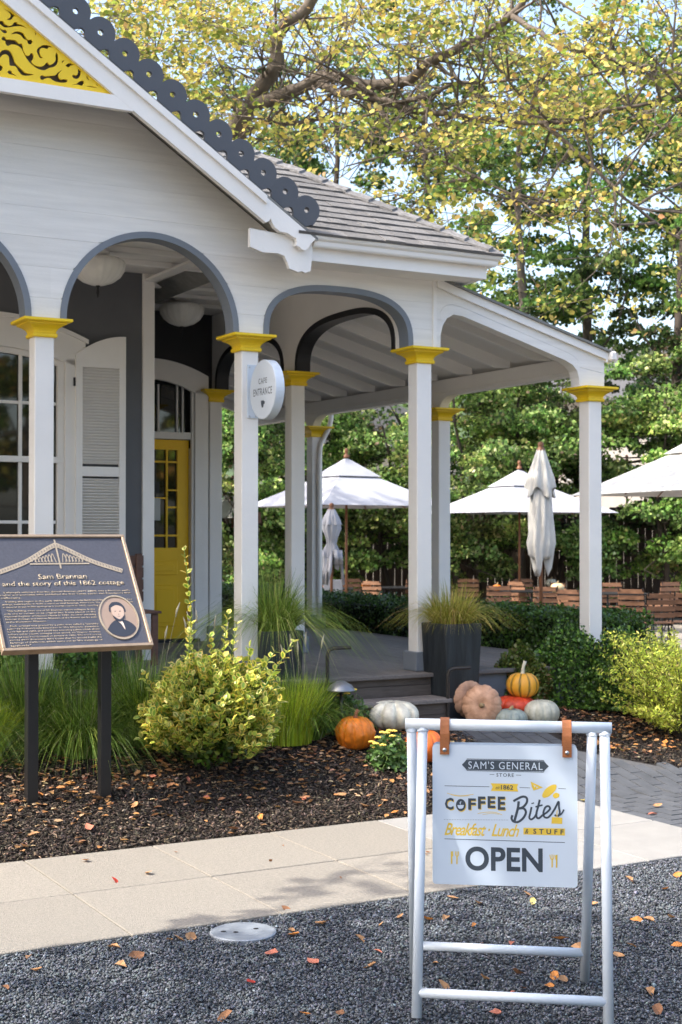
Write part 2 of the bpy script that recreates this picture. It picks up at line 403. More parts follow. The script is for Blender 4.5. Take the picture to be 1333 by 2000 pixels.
U = rng.uniform(-5.5, 1.5, N * 2); Vv = -3.49 - 4.2 * rng.uniform(0, 1, N * 2) ** 1.1
X = OX + U * CT - Vv * ST; Y = OY + U * ST + Vv * CT
k_ = (Y > 4.2) & (np.abs(X) < .36 * Y + .5); X, Y = X[k_][:N], Y[k_][:N]; n_ = len(X)
g_ = rng.uniform(.045, .155, (n_, 1)) ** 1.0; g_[rng.random(n_) < .06] *= 1.9
sc = rng.uniform(.0048, .0092, n_)
bits('gravel_stones', X, Y, rng.uniform(-.006, .006, n_), sc, sc * rng.uniform(.6, 1, n_), sc * rng.uniform(.5, .8, n_),
     g_ * np.array([[.95, 1.05, 1.2]]) * (1 + rng.normal(0, .05, (n_, 3))), stoneM, .5,
     label='dark blue grey crushed gravel spread across the foreground', cat='gravel', kind='stuff')
# mulch
def mulch(name, u0, u1, v0, v1, N, label):
    U = rng.uniform(u0, u1, N); V = rng.uniform(v0, v1, N); X = OX + U * CT - V * ST; Y = OY + U * ST + V * CT
    keep = (np.abs(X) < .34 * Y + .5) & ((U < 0) | (U > .72 + np.maximum(0, -1.10 - V) * 1.06)); X, Y = X[keep], Y[keep]; n = len(X)
    c = pal(n, [(.032, .025, .021), (.062, .049, .041), (.115, .090, .072), (.24, .175, .12)], [5, 5, 2.8, .9], .3)
    L = rng.uniform(.007, .024, n)
    bits(name, X, Y, gzn(X, Y) + rng.uniform(-.008, .014, n), L, L * rng.uniform(.18, .4, n), L * rng.uniform(.12, .3, n), c, chipM, .45,
         label=label, cat='mulch', kind='stuff')
mulch('bark_mulch', -5, 0, -1.86, -.1, 85000, 'dark shredded bark mulch round the yellow shrub and the plaque')
mulch('bark_mulch', .4, 4.5, -1.86, .8, 40000, 'dark shredded bark mulch in the bed right of the paver path')

# concrete sidewalk
sw = empty('sidewalk', (OX, OY, 0), TH, kind='structure')
sbed = box('mortar_bed', (-8.1, -3.49, -.06), (8, -1.87, -.022), soil, sw)
js = [-3.65 + .73 * i for i in range(-5, 6)]
js = [j for j in js if j < -.3] + [.02]
for r_, (v0, v1) in enumerate(((-3.485, -2.685), (-2.675, -1.865))):
    for a, b in zip(js[:-1], js[1:]):
        pale = a > -1.55
        box('paving_slab', (a + .003, v0, -.05), (b - .003, v1, .012 + random.uniform(-.0015, .0015)), concw if pale else conc, sw, .004,
            label='concrete slab toned pale for the sun' if pale else None)
# paver path
pp = empty('paver_path', (OX, OY, 0), TH, kind='structure')
def gzh(u, v): X, Y, _ = W(u, v); return gz(X, Y)
vv_ = np.linspace(-3.49, -.36, 26); qv = []; 
for v in vv_:
    ua, ub = (.022 if v < -1.0 else -.93), .72 + max(0, -1.10 - v) * 1.06 - .05
    for k in range(9):
        x, y, _z = W(ua + (ub - ua) * k / 8, v); qv.append((x, y, gz(x, y) - .004))
link('paver_joint_sand', npmesh('paver_joint_sand', np.array(qv), np.array([[r * 9 + k, r * 9 + k + 1, r * 9 + 9 + k + 1, r * 9 + 9 + k] for r in range(25) for k in range(8)])), jointm, kind='structure')
for i in range(-8, 21):
    u0 = .024 + i * .108
    for j in range(14):
        v0 = -3.49 + j * .225 + (.11 if i % 2 else 0); vm = v0 + .11
        lim = .60 + max(0, (-1.10 - vm)) * 1.06
        if vm > -.42 or u0 > min(lim, 2.2): continue
        if u0 < .02 and vm < -.98: continue
        if u0 < .02 and (vm < -1.0 or u0 < -.9): continue
        z0 = gzh(u0 + .05, v0); z1 = gzh(u0 + .05, v0 + .22); d = random.uniform(-.0015, .0015) + .006
        q = MB(); a, b, c_, e = u0 + .003, u0 + .105, v0 + .003, v0 + .222; h = -.03
        q.add([(a, c_, z0 + h), (b, c_, z0 + h), (b, e, z1 + h), (a, e, z1 + h), (a + .003, c_ + .003, z0 + d), (b - .003, c_ + .003, z0 + d), (b - .003, e - .003, z1 + d), (a + .003, e - .003, z1 + d)],
              [(4, 5, 6, 7), (0, 1, 5, 4), (1, 2, 6, 5), (2, 3, 7, 6), (3, 0, 4, 7)])
        q.build('paver', paverm, pp)

# ------------------------------------------------------------------ the cottage
H = empty('cottage', (OX, OY, OZ), TH, label='white gingerbread cottage porch with yellow capitals, dark walls and a yellow door', cat='cottage')
PW = .134
GC = -3.73; EA = 3.225; SL = .655; VB = -.40        # gable centre, eave height, roof slope, barge plane
def rake(u): return EA + SL * ((u - (-1.147)) * -1 if u > GC else (u - (2 * GC + 1.147)))
SP = 2.53
arches = [(-2.193 - 1.535 * k, .668, .655, 2.0) for k in range(0, 4)] + [(-.683, .645, .40, 2.7)]
def arch_w(u, spring=SP):
    for c, hw_, rise, p in arches:
        x = abs(u - c) / hw_
        if x < 1: return spring + rise * (1 - x ** p) ** (1 / p)
    return 2.500
us = []
for c, hw_, _, _ in arches:
    us += [c - hw_ * math.cos(math.pi * i / 44) for i in range(45)]
us += [.142, -7.47] + lin(-7.4, .1, 60) + [GC, -1.147]
us = sorted(set(round(x, 4) for x in us))
def wall_top(u):
    if u < -6.35 or u > -1.10: return 3.10
    return max(3.10, rake(u) - .03)
gw = colslab('facade_wall', us, arch_w, wall_top, .031, .125, white, H)
bl = [2.48, 2.66, 2.87, 3.07, 3.27, 3.48, 3.68, 3.89, 4.09, 4.30, 4.50, 4.71, 4.95]
for i, (b0, b1) in enumerate(zip(bl[:-1], bl[1:])):
    cuts = [-7.47] + sorted(random.uniform(-6.5, -1) for _ in range(1)) + [.142]
    for a, b in zip(cuts[:-1], cuts[1:]):
        seg = sorted(set([a, b] + [u for u in us if a < u < b])); j = random.uniform(-.0007, .0007)
        def lo_(u, b0=b0): return max(arch_w(u), b0 + .0006)
        def hi_(u, b1=b1): return max(min(wall_top(u), b1 - .0006), 0)
        run = []
        for x0, x1 in zip(seg[:-1], seg[1:]):
            if max(hi_(x0) - lo_(x0), hi_(x1) - lo_(x1)) > 1e-4: run.append((x0, x1))
            else:
                if len(run) > 1: colslab('board', [r_[0] for r_ in run] + [run[-1][1]], lambda u: min(lo_(u), hi_(u)), hi_, j, .03, whiteB, gw)
                run = []
        if len(run) > 1: colslab('board', [r_[0] for r_ in run] + [run[-1][1]], lambda u: min(lo_(u), hi_(u)), hi_, j, .03, whiteB, gw)
box('corner_board', (.142, -.012, 2.505), (.175, .12, 3.10), white, H)
# arch trims
def arch_trim(c, hw_, rise, p, m, d0, d1, axis='u', th=.045, spring=SP, base=2.505):
    pts = [(c - hw_, base)] + [(c - hw_ * math.cos(a), spring + rise * (max(0, 1 - abs(math.cos(a)) ** p)) ** (1 / p)) for a in [math.pi * i / 40 for i in range(41)]] + [(c + hw_, base)]
    inn = []
    for i, a in enumerate(pts):
        b0, b1 = pts[max(0, i - 1)], pts[min(len(pts) - 1, i + 1)]
        dx, dz = b1[0] - b0[0], b1[1] - b0[1]; l = math.hypot(dx, dz) or 1
        inn.append((a[0] + dz / l * th, a[1] - dx / l * th))
    q = MB(); n = len(pts)
    P = (lambda t, d, w: (t, d, w)) if axis == 'u' else (lambda t, d, w: (d, t, w))
    vs = [P(a, d, b) for d in (d0, d1) for L in (pts, inn) for a, b in L]
    fs = []
    for i in range(n - 1):
        fs += [(i, i + 1, n + i + 1, n + i), (n + i, n + i + 1, 3 * n + i + 1, 3 * n + i), (2 * n + i + 1, 2 * n + i, 3 * n + i, 3 * n + i + 1), (i + 1, i, 2 * n + i, 2 * n + i + 1)]
    q.add(vs, fs); return q.build('arch_trim', m, H)
for a in arches: arch_trim(*a, greytrim, -.008, .13)
# posts
def post(u, v, top=2.405, m=white, base=True, w=PW, bot=0.):
    p = box('post', (u, v, bot), (u + w, v + w, top), m, H, .005)
    q = MB(); cx, cy = u + w / 2, v + w / 2; h0 = w / 2
    prof = [(.001, -.012), (.013, -.012), (.018, -.004), (.018, .012), (.010, .016), (.012, .030), (.022, .046), (.043, .062), (.060, .070), (.068, .074), (.068, .082), (.092, .086), (.100, .092), (.100, .108), (.0, .110)]
    vs = []
    for (o, z) in prof:
        e = h0 + o; vs += [(cx - e, cy - e, top + z), (cx + e, cy - e, top + z), (cx + e, cy + e, top + z), (cx - e, cy + e, top + z)]
    n = len(prof)
    q.add(vs, [(i * 4 + k, i * 4 + (k + 1) % 4, (i + 1) * 4 + (k + 1) % 4, (i + 1) * 4 + k) for i in range(n - 1) for k in range(4)])
    q.build('capital', yellow, p)
    if base: box('post_base', (u - .03, v - .03, .002), (u + w + .03, v + w + .03, .15), greytrim, p, .004)
    return p
for k in range(5): post(-7.64 + 1.535 * k if k else -7.64, 0)
post(-1.5, 0) if False else None
for u in (0.0,): post(u, 0)
post(-.10, 1.95); post(-.125, 3.70, 2.40)
for v in (0., 2.30, 4.95): post(1.69, v, 2.185, bot=-.35)
# inner arcade between the porch and the side shed
iar = [(1.05, .86, .40, 2.7), (2.90, .76, .40, 2.7)]
def iw(v):
    for c, hw_, rise, p in iar:
        x = abs(v - c) / hw_
        if x < 1: return SP + rise * (1 - x ** p) ** (1 / p)
    return 2.505
vs_ = sorted(set([round(c - hw_ * math.cos(math.pi * i / 40), 4) for c, hw_, _, _ in iar for i in range(41)] + [.13, 3.83]))
colslab('arcade_wall', vs_, iw, lambda v: 3.26, -.08, .03, white, H, axis='v')
for a in iar: arch_trim(*a, blacktrim, -.09, .04, axis='v', th=.05)
# porch ceiling, beams
box('porch_ceiling', (-7.47, .125, 3.27), (.03, 3.8, 3.30), white, H, 0)
for v in (.55, .98, 1.42): box('ceiling_beam', (-7.4, v - .03, 3.225), (-.09, v + .03, 3.269), white, H)
for v in (2.35, 2.75, 3.2): box('ceiling_beam', (-1.43, v - .03, 3.235), (-.09, v + .03, 3.269), white, H)
for u in (-5.9, -4.4, -2.9, -1.46): box('ceiling_beam', (u - .04, .13, 3.20), (u + .04, 1.94, 3.224), white, H)
# deck
dk = box('porch_floor', (-7.6, -.10, -.36), (1.86, 5.6, -.03), stepm, H, 0)
u = -7.6
while u < 1.84:
    vtop = 5.6 if u > -.1 else (3.74 if u > -1.45 else 1.94)
    box('deck_board', (u + .002, -.125, -.028), (min(u + .138, 1.86), vtop, random.uniform(-.001, .001)), deckm, dk, .003); u += .14
box('deck_nosing', (-7.6, -.175, -.032), (1.86, -.128, .001), deckm, dk, .006)
box('riser_board', (-1.55, -.135, -.085), (.05, -.101, -.033), stepm, dk, .002); box('riser_board', (-1.55, -.132, -.17), (.05, -.101, -.089), stepm, dk, .002)
st = box('step', (-1.50, -.40, -.40), (.015, -.14, -.200), stepm, H, .003)
for j in range(2): box('tread_board', (-1.53, -.445 + j * .155, -.199), (.035, -.295 + j * .152, -.168), deckm, st, .005)
box('riser_board', (-1.49, -.412, -.28), (.012, -.401, -.204), stepm, st, .002); box('riser_board', (-1.49, -.411, -.37), (.012, -.401, -.284), stepm, st, .002)
box('skirt_board', (.06, -.128, -.40), (1.86, -.101, -.034), greytrim, H); box('skirt_board', (-7.6, -.128, -.40), (-1.58, -.101, -.034), greytrim, H)
# walls behind the porch
WV = 1.95
WC, WH = -2.80, .60
def win_top(u, e=0.): x = (u - WC) / (WH + .17); return 2.66 + e - .17 * x * x
uw = sorted(set(lin(-7.4, -1.5, 20) + lin(WC - WH - .17, WC + WH + .17, 24)))
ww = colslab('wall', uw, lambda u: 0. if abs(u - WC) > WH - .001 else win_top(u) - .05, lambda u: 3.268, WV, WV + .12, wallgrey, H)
box('wall_under_window', (WC - WH, WV, 0), (WC + WH, WV + .11, .62), wallgrey, ww, 0)
box('side_wall', (-1.50, WV + .121, 0), (-1.42, 3.74, 3.268), wallgrey, H, 0)
box('corner_board', (-1.52, WV - .025, 0), (-1.415, WV + .12, 3.268), white, H)
# window
win = empty('window', (0, 0, 0)); win.parent = H
colslab('window_casing', lin(WC - WH - .17, WC + WH + .17, 26), lambda u: win_top(u) - .055 - .03, lambda u: win_top(u, .15), WV - .045, WV - .002, white, win)
colslab('crown_moulding', lin(WC - WH - .19, WC + WH + .19, 26), lambda u: win_top(u, .15), lambda u: win_top(u, .185), WV - .065, WV - .002, white, win)
for s_ in (-1, 1): box('window_casing', (WC + s_ * WH, WV - .045, .56), (WC + s_ * (WH + .12), WV - .002, 2.50), white, win)
box('window_sill', (WC - WH - .16, WV - .09, .52), (WC + WH + .16, WV + .05, .575), white, win)
for s_ in (-1, 1): box('sash_frame', (WC + s_ * (WH - .001), WV - .01, .58), (WC + s_ * (WH - .055), WV + .04, 2.55), white, win)
colslab('sash_frame', lin(WC - WH, WC + WH, 16), lambda u: win_top(u) - .13, lambda u: win_top(u) - .06, WV + .0, WV + .04, white, win)
box('meeting_rail', (WC - WH, WV - .015, 1.645), (WC + WH, WV + .03, 1.695), white, win); box('sash_frame', (WC - WH, WV + .0, .58), (WC + WH, WV + .04, .66), white, win)
for u in (WC - .24, WC + .24): box('muntin', (u - .014, WV + .004, .66), (u + .014, WV + .030, 2.58), white, win)
for w_ in (1.16, 2.13): box('muntin', (WC - WH + .06, WV + .006, w_ - .013), (WC + WH - .06, WV + .028, w_ + .013), white, win)
for u0, u1 in ((WC - WH + .056, WC - .255), (WC - .225, WC + .225), (WC + .255, WC + WH - .056)):
    for w0, w1 in ((.66, 1.147), (1.173, 1.645), (1.695, 2.117), (2.143, 2.60)):
        box('pane', (u0, WV + .034, w0), (u1, WV + .038, w1), glass, win, 0)
box('window_backing', (WC - WH, WV + .10, .6), (WC + WH, WV + .112, 2.62), blacktrim, win, 0)
# shutters
def shutter(u0, side):
    "side=1: hinge on the left, arched top rising to the right"
    s_ = MB(); wd = .43; f = .055
    top = lambda t: 2.54 + .17 * (1 - (1 - t) ** 2)
    T = (lambda u: (u - u0) / wd) if side > 0 else (lambda u: (u0 + wd - u) / wd)
    v0, v1 = WV - .075, WV - .045
    p = colslab('shutter', lin(u0 + f, u0 + wd - f, 8), lambda u: 2.44, lambda u: top(T(u)), v0, v1, white, win)
    for a, b in ((u0, u0 + f), (u0 + wd - f, u0 + wd)):
        colslab('stile', lin(a, b, 3), lambda u: .56, lambda u: top(T(u)), v0 + .0, v1, white, p)
    for a, b in ((.56, .68), (1.54, 1.62)): box('rail', (u0 + f + .0005, v0 + .001, a), (u0 + wd - f - .0005, v1 - .001, b), white, p, 0)
    q = MB(); w_ = .69
    while w_ < 2.43:
        if not 1.515 < w_ < 1.63: q.obox((u0 + wd / 2, (v0 + v1) / 2, w_ + .01), (wd - 2 * f - .002, .034, .006), Quaternion((1, 0, 0), R(-40)))
        w_ += .0245
    q.build('louvre_slats', white, p, kind='stuff')
shutter(-2.12, 1); shutter(-3.91, -1)
for w_ in (2.28, .9): box('hinge', (-2.135, WV - .06, w_), (-2.118, WV - .045, w_ + .07), blackm, win, 0)
# door wall
DV = 3.75; DC = -.74
def dtop(u, e=0.): x = (u - DC) / .46; return 2.62 + e - .12 * x * x
ud = sorted(set(lin(-1.42, -.04, 14) + lin(DC - .46, DC + .46, 20)))
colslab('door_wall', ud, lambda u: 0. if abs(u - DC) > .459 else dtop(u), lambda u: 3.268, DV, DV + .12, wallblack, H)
dr = empty('doorway', (0, 0, 0)); dr.parent = H
colslab('door_casing', lin(DC - .60, DC + .60, 26), lambda u: 2.62 - .12 * (min(abs(u - DC), .46) / .46) ** 2 - .035, lambda u: 2.79 - .15 * ((u - DC) / .6) ** 2, DV - .05, DV - .002, white, dr)
for s_ in (-1, 1):
    box('door_casing', (DC + s_ * .455, DV - .05, 0.0), (DC + s_ * .60, DV - .002, 2.50), white, dr)
    box('jamb', (DC + s_ * .454, DV - .03, .02), (DC + s_ * .425, DV + .10, 2.50), white, dr)
box('transom_bar', (DC - .424, DV - .02, 2.005), (DC + .424, DV + .06, 2.075), white, dr)
box('transom_pane', (DC - .424, DV + .06, 2.076), (DC + .424, DV + .065, 2.60), glass, dr, 0)
for u in (DC + .10, DC + .30, DC + .36): box('transom_muntin', (u - .01, DV + .035, 2.076), (u + .01, DV + .058, 2.55), white, dr)
box('threshold', (DC - .5, DV - .09, .0), (DC + .5, DV + .08, .03), blackm, dr)
door = box('door', (DC - .42, DV + .03, .03), (DC + .42, DV + .07, .93), yellowd, H, 0)
for a, b, z0, z1 in ((-.42, -.30, .93, 2.0), (.30, .42, .93, 2.0), (-.30, .30, 1.90, 2.0)): box('door_frame_rail', (DC + a, DV + .03, z0), (DC + b, DV + .07, z1), yellowd, door, 0)
gu = [-.30, -.19, .19, .30]; gw_ = [.93, 1.05, 1.33, 1.50, 1.78, 1.90]
for u in (-.19, .19): box('glazing_bar', (DC + u - .009, DV + .032, .93), (DC + u + .009, DV + .062, 1.90), yellowd, door, 0)
for w_ in (1.05, 1.78): box('glazing_bar', (DC - .30, DV + .033, w_ - .009), (DC + .30, DV + .061, w_ + .009), yellowd, door, 0)
for s_ in (-1, 1):
    for w_ in (1.33, 1.50): box('glazing_bar', (DC + s_ * .30, DV + .034, w_ - .008), (DC + s_ * .195, DV + .060, w_ + .008), yellowd, door, 0)
for u in (-.02,): box('glazing_bar', (DC + u - .007, DV + .034, 1.05), (DC + u + .007, DV + .060, 1.78), yellowd, door, 0)
for w_ in (1.42,): box('glazing_bar', (DC - .19, DV + .035, w_ - .007), (DC + .19, DV + .059, w_ + .007), yellowd, door, 0)
box('door_pane', (DC - .30, DV + .063, .93), (DC + .30, DV + .067, 1.90), glass, door, 0)
box('notice', (DC + .02, DV + .030, 1.20), (DC + .12, DV + .0325, 1.42), mat('pale_paper', (.5, .52, .5)), door, 0)
box('notice', (DC - .01, DV + .030, 1.47), (DC + .11, DV + .0325, 1.58), blackm, door, 0)
for (a, b, z0, z1) in ((-.30, .30, .66, .80), (-.30, -.03, .15, .56), (.03, .30, .15, .56)):
    q = MB(); q.box((DC + a, DV + .018, z0), (DC + b, DV + .0299, z1), .008); q.box((DC + a + .04, DV + .012, z0 + .04), (DC + b - .04, DV + .0179, z1 - .04), .005)
    q.build('door_panel', yellowd, door)
q = MB(); q.lathe([(.0, .0), (.02, .0), (.022, .01), (.01, .02), (.012, .03), (.026, .04), (.024, .058), (0, .062)], 16)
kn = q.build('door_knob', steel, door); kn.rotation_euler = (R(90), 0, 0); kn.location = (DC - .36, DV + .03, .98)
# gable barge, pediment, brackets
def barge(side):
    q = MB(); e = -1.085 if side > 0 else 2 * GC + 1.085
    inner = lambda u: rake(u)
    ts = lin(GC, -1.50, 20) if side > 0 else lin(2 * GC + 1.50, GC, 20)
    o = colslab('barge_board', ts, lambda u: rake(u) - .205, lambda u: rake(u) - .022, VB, VB + .045, white, H)
    colslab('barge_moulding', ts, lambda u: rake(u) - .075, lambda u: rake(u) - .020, VB - .022, VB - .001, white, o)
    M = (lambda x: x) if side > 0 else (lambda x: 2 * GC - x)
    pl = [(-1.50, rake(-1.5) - .022), (-1.50, rake(-1.5) - .205), (-1.475, 3.265), (-1.462, 3.285), (-1.455, 3.262), (-1.43, 3.225), (-1.39, 3.20), (-1.33, 3.195), (-1.29, 3.175), (-1.262, 3.165), (-1.255, 3.14), (-1.262, 3.115), (-1.235, 3.105),
          (-1.215, 3.09), (-1.19, 3.085), (-1.165, 3.105), (-1.145, 3.135), (-1.105, 3.175), (-1.085, rake(-1.085) - .022)]
    q = MB(); q.prism([(M(a), b) for a, b in pl], VB, VB + .045); q.build('barge_tail', white, o)
    pl = [(-1.60, 3.19), (-1.60, 3.06), (-1.50, 3.03), (-1.38, 3.035), (-1.33, 3.02), (-1.305, 2.975), (-1.29, 2.935), (-1.255, 2.925), (-1.22, 2.915), (-1.19, 2.925), (-1.165, 2.915), (-1.12, 2.93), (-1.105, 3.05), (-1.105, 3.16)]
    q = MB(); q.prism([(M(a) - .0, b + .02) for a, b in pl], VB + .05, VB + .085); q.build('eave_bracket', white, o)
    return o
b1 = barge(1); b2 = barge(-1)
PB = 3.985; PH = .64   # pediment bottom
pu = lambda w_: -1.147 - (w_ - EA) / SL
colslab('collar_board', lin(2 * GC - pu(3.915 + .19), pu(3.915 + .19), 4), lambda u: PB - .092, lambda u: PB - .001, VB + .001, VB + .044, white, H)
tri_r = -1.147 - (PB + .205 - EA) / SL
apex = rake(GC) - .205
def bl_(pts): return smooth_pts(list(pts) + [pts[0]], 4)[:-1]
# fretwork openings, traced as scrolls in pixels of the enlarged pediment then laid out on the panel
def FX(x, y):
    u_ = -3.387 + .000643 * x; w_ = 4.484 + .000118 * x - (.000618 + 2.1e-8 * x) * y
    return u_, max(PB + .008, min(w_, EA + SL * (-1.147 - u_) - .205 - .014))
holes = []
H1 = [
 [(35, 82), (80, 105), (120, 118), (160, 130), (200, 168), (150, 165), (125, 195), (100, 205), (75, 195), (105, 180), (112, 150), (90, 120), (60, 100)],
 [(0, 215), (35, 215), (55, 245), (95, 265), (130, 255), (150, 228), (178, 228), (185, 245), (225, 255), (278, 290), (215, 270), (165, 270), (110, 280), (55, 282), (20, 260), (0, 240)],
 [(0, 282), (30, 305), (55, 305), (78, 325), (65, 342), (40, 338), (0, 295)],
 [(115, 355), (155, 328), (205, 325), (245, 345), (262, 375), (290, 410), (325, 410), (338, 435), (318, 458), (292, 452), (280, 420), (245, 400), (215, 365), (175, 348), (140, 352)],
 [(330, 280), (365, 318), (385, 345), (430, 360), (475, 395), (410, 372), (380, 350), (370, 362), (355, 325)],
 [(22, 395), (40, 375), (62, 390), (70, 405), (110, 408), (160, 415), (200, 450), (225, 450), (240, 480), (245, 520), (270, 570), (300, 575), (325, 548), (348, 570), (345, 610), (330, 640), (360, 675), (420, 690), (460, 675), (490, 645), (515, 672), (555, 655), (578, 620), (575, 575), (590, 545), (605, 590), (600, 650), (565, 690), (510, 705), (455, 730), (390, 712), (330, 670), (290, 625), (250, 560), (220, 500), (170, 465), (120, 460), (85, 475), (62, 450), (60, 425), (30, 415)],
 [(545, 490), (500, 468), (450, 465), (405, 490), (382, 520), (390, 555), (415, 600), (445, 598), (425, 580), (412, 540), (420, 505), (450, 495), (490, 508), (505, 490)],
 [(0, 560), (30, 520), (80, 515), (120, 545), (150, 610), (165, 655), (220, 710), (270, 755), (350, 772), (290, 785), (235, 780), (195, 740), (165, 690), (110, 680), (100, 640), (95, 590), (70, 565), (35, 570), (0, 600)],
 [(0, 670), (25, 680), (35, 705), (20, 730), (0, 735)],
 [(82, 745), (100, 730), (125, 738), (130, 755), (185, 795), (140, 778), (100, 768)],
 [(640, 540), (670, 570), (725, 605), (690, 590), (665, 580)],
 [(652, 630), (668, 625), (650, 650), (640, 648)],
 [(680, 680), (720, 655), (770, 652), (820, 675), (845, 720), (840, 780), (815, 815), (775, 815), (752, 790), (765, 775), (800, 780), (815, 745), (805, 700), (770, 678), (735, 680), (715, 700)],
 [(415, 795), (440, 778), (470, 790), (530, 785), (575, 780), (600, 755), (645, 725), (610, 765), (612, 800), (640, 825), (665, 820), (705, 832), (680, 858), (610, 855), (560, 840), (515, 810), (470, 815), (440, 830), (420, 818)],
 [(750, 880), (800, 868), (830, 845), (860, 835), (880, 850), (870, 875), (850, 890), (815, 880)],
 [(890, 740), (905, 765), (935, 785), (915, 800), (935, 832), (910, 820), (900, 780)],
 [(990, 825), (1010, 850), (1015, 875), (1038, 885), (1015, 888), (1000, 850)],
 [(900, 892), (960, 895), (1020, 912), (950, 905)],
 [(1080, 900), (1100, 918), (1128, 932), (1095, 932)]]
for hl in H1:
    p = [(u_, max(PB + .010, min(w_, EA + SL * (-1.147 - u_) - .205 - .016))) for u_, w_ in bl_([FX(*a) for a in hl])]
    holes.append(p); holes.append([(2 * GC - a, b) for a, b in reversed(p)])
for k_, w_ in enumerate((4.09, 4.21, 4.33, 4.45)):
    sc_ = 1 - .14 * k_
    for s_ in (-1, 1):
        holes.append([(GC + s_ * (.05 + .20 * sc_ * t), w_ + .035 * math.sin(3.1 * t) + e_ * .022 * math.sin(math.pi * t)) for e_, ts_ in ((1, [i / 10 for i in range(1, 10)]), (-1, [i / 10 for i in range(9, 0, -1)])) for t in ts_])
holes = [h for h in holes if min(a for a, b in h) > GC - 10]
MT = Matrix.Translation((0, VB + .035, 0))
apx = [(2 * GC - tri_r, PB), (tri_r, PB), (GC, apex)]
cutout('fretwork_pediment', apx, holes, .016, VB + .027, yellow, H)
box('pediment_back', (2 * GC - tri_r + .05, VB + .12, PB), (tri_r - .05, VB + .13, PB + .02), wall_shade, H, 0)
q = MB(); q.prism([(2 * GC - tri_r + .0, PB - .01), (tri_r, PB - .01), (GC, apex)], VB + .085, VB + .10); q.build('wall_shade_board', wall_shade, H)  # added board, coloured like the facade wall in shadow
# scroll cresting along the rakes
L_ = .205
def scroll_seg(last=False):
    R0, hc = .1045, .118
    top = []; n = 14
    for i in range(n + 1):
        x = -L_ / 2 + L_ * i / n; top.append((x, hc + math.sqrt(max(0, R0 * R0 - x * x))))
    bot = []
    for i in range(n + 1):
        x = L_ / 2 - L_ * i / n; d = L_ / 2 - abs(x); bot.append((x, .024 + math.sqrt(max(0, max(0, .031 ** 2 - d * d))) if d < .031 else .012))
    hole = [(.021 * math.cos(2 * math.pi * k / 14), hc + .021 * math.sin(2 * math.pi * k / 14)) for k in range(14)]
    return top + bot, hole
o_, h_ = scroll_seg()
root = None
ang = math.atan(SL)
cr = empty('scroll_cresting', (0, 0, 0)); cr.parent = H
n_seg = int(2.583 / math.cos(ang) / L_)
for side in (1, -1):
    for i in range(n_seg):
        s0 = L_ * (i + .62)
        du = s0 * math.cos(ang)
        u_ = (-1.147 + .02 - du); w_ = rake(u_)
        if root is None:
            root = shape2d('scroll', o_, [h_], .028, scrollm, cr); o = root
        else: o = root.copy(); COL.objects.link(o)
        if side > 0: o.location = (u_, VB + .03, w_); o.rotation_euler = (0, ang, 0)
        else: o.location = (2 * GC - u_, VB + .03, w_); o.rotation_euler = (0, -ang, 0)
# rounded end discs
n = 30; disc = [(.115 * math.cos(2 * math.pi * k / n), .13 + .115 * math.sin(2 * math.pi * k / n)) for k in range(n)]
# roofs
TK = .02
q = MB()
for s_ in (1, -1):
    e = -1.085 if s_ > 0 else 2 * GC + 1.085
    a = [(e, rake(e)), (GC, rake(GC)), (GC, rake(GC) - TK), (e, rake(e) - TK)]
    q.prism([(x, z) for x, z in a], VB + .0, 6.5)
q.build('gable_roof', leadroof, H)
ROOF = empty('roof', (0, 0, 0)); ROOF.parent = H
CU, CV = .52, -.38; RIDGE = 4.6
def roofpt(t, u): return (u, CV + t, EA - .012 + SL * t)
q = MB(); T = 4.4
q.add([(-1.12, CV, EA - .02), (CU, CV, EA - .02), (CU - T, CV + T, EA - .02 + SL * T), (-1.12 - T * .55, CV + T, EA - .02 + SL * T),
       (CU, 9.5, EA - .02), (CU - T, 9.5, EA - .02 + SL * T)], [(0, 1, 2, 3), (1, 4, 5, 2)])
q.build('roof_deck', leadroof, ROOF)
sq = MB(); sq.obox((0, 0, 0), (1, 1, 1)); 
shm = []
for k in range(4):
    s_ = MB(); j = [random.uniform(-.03, .03) for _ in range(4)]
    s_.add([(-.5, -.5 + j[0] * .4, 0), (.5, -.5 + j[1] * .4, 0), (.5, .5, 0), (-.5, .5, 0), (-.5, -.5 + j[0] * .4, 1), (.5, -.5 + j[1] * .4, 1), (.5, .5, .15), (-.5, .5, .15)],
           [(0, 1, 5, 4), (4, 5, 6, 7), (1, 2, 6, 5), (3, 0, 4, 7), (0, 3, 2, 1)])
    me = bpy.data.meshes.new('shingle'); me.from_pydata(s_.v, [], s_.f); me.materials.append(shing); shm.append(me)
ra = math.atan(SL); ex = .125; cnt = 0
for r_ in range(14):
    sl = r_ * ex; t = sl * math.cos(ra)
    u = CU - t + .02
    ulim = -1.12 - t * .9
    while u > ulim and cnt < 290:
        wd = random.uniform(.12, .21); tc_ = t + ex * .75 * math.cos(ra)
        o = link('shingle', shm[cnt % 4], None, ROOF)
        cu = u - wd / 2
        o.location = (cu, CV - .012 + tc_, EA - .02 + SL * tc_ + .004); o.rotation_euler = (ra, 0, 0); o.scale = (wd - .004, ex * 1.7, random.uniform(.018, .026))
        u -= wd; cnt += 1
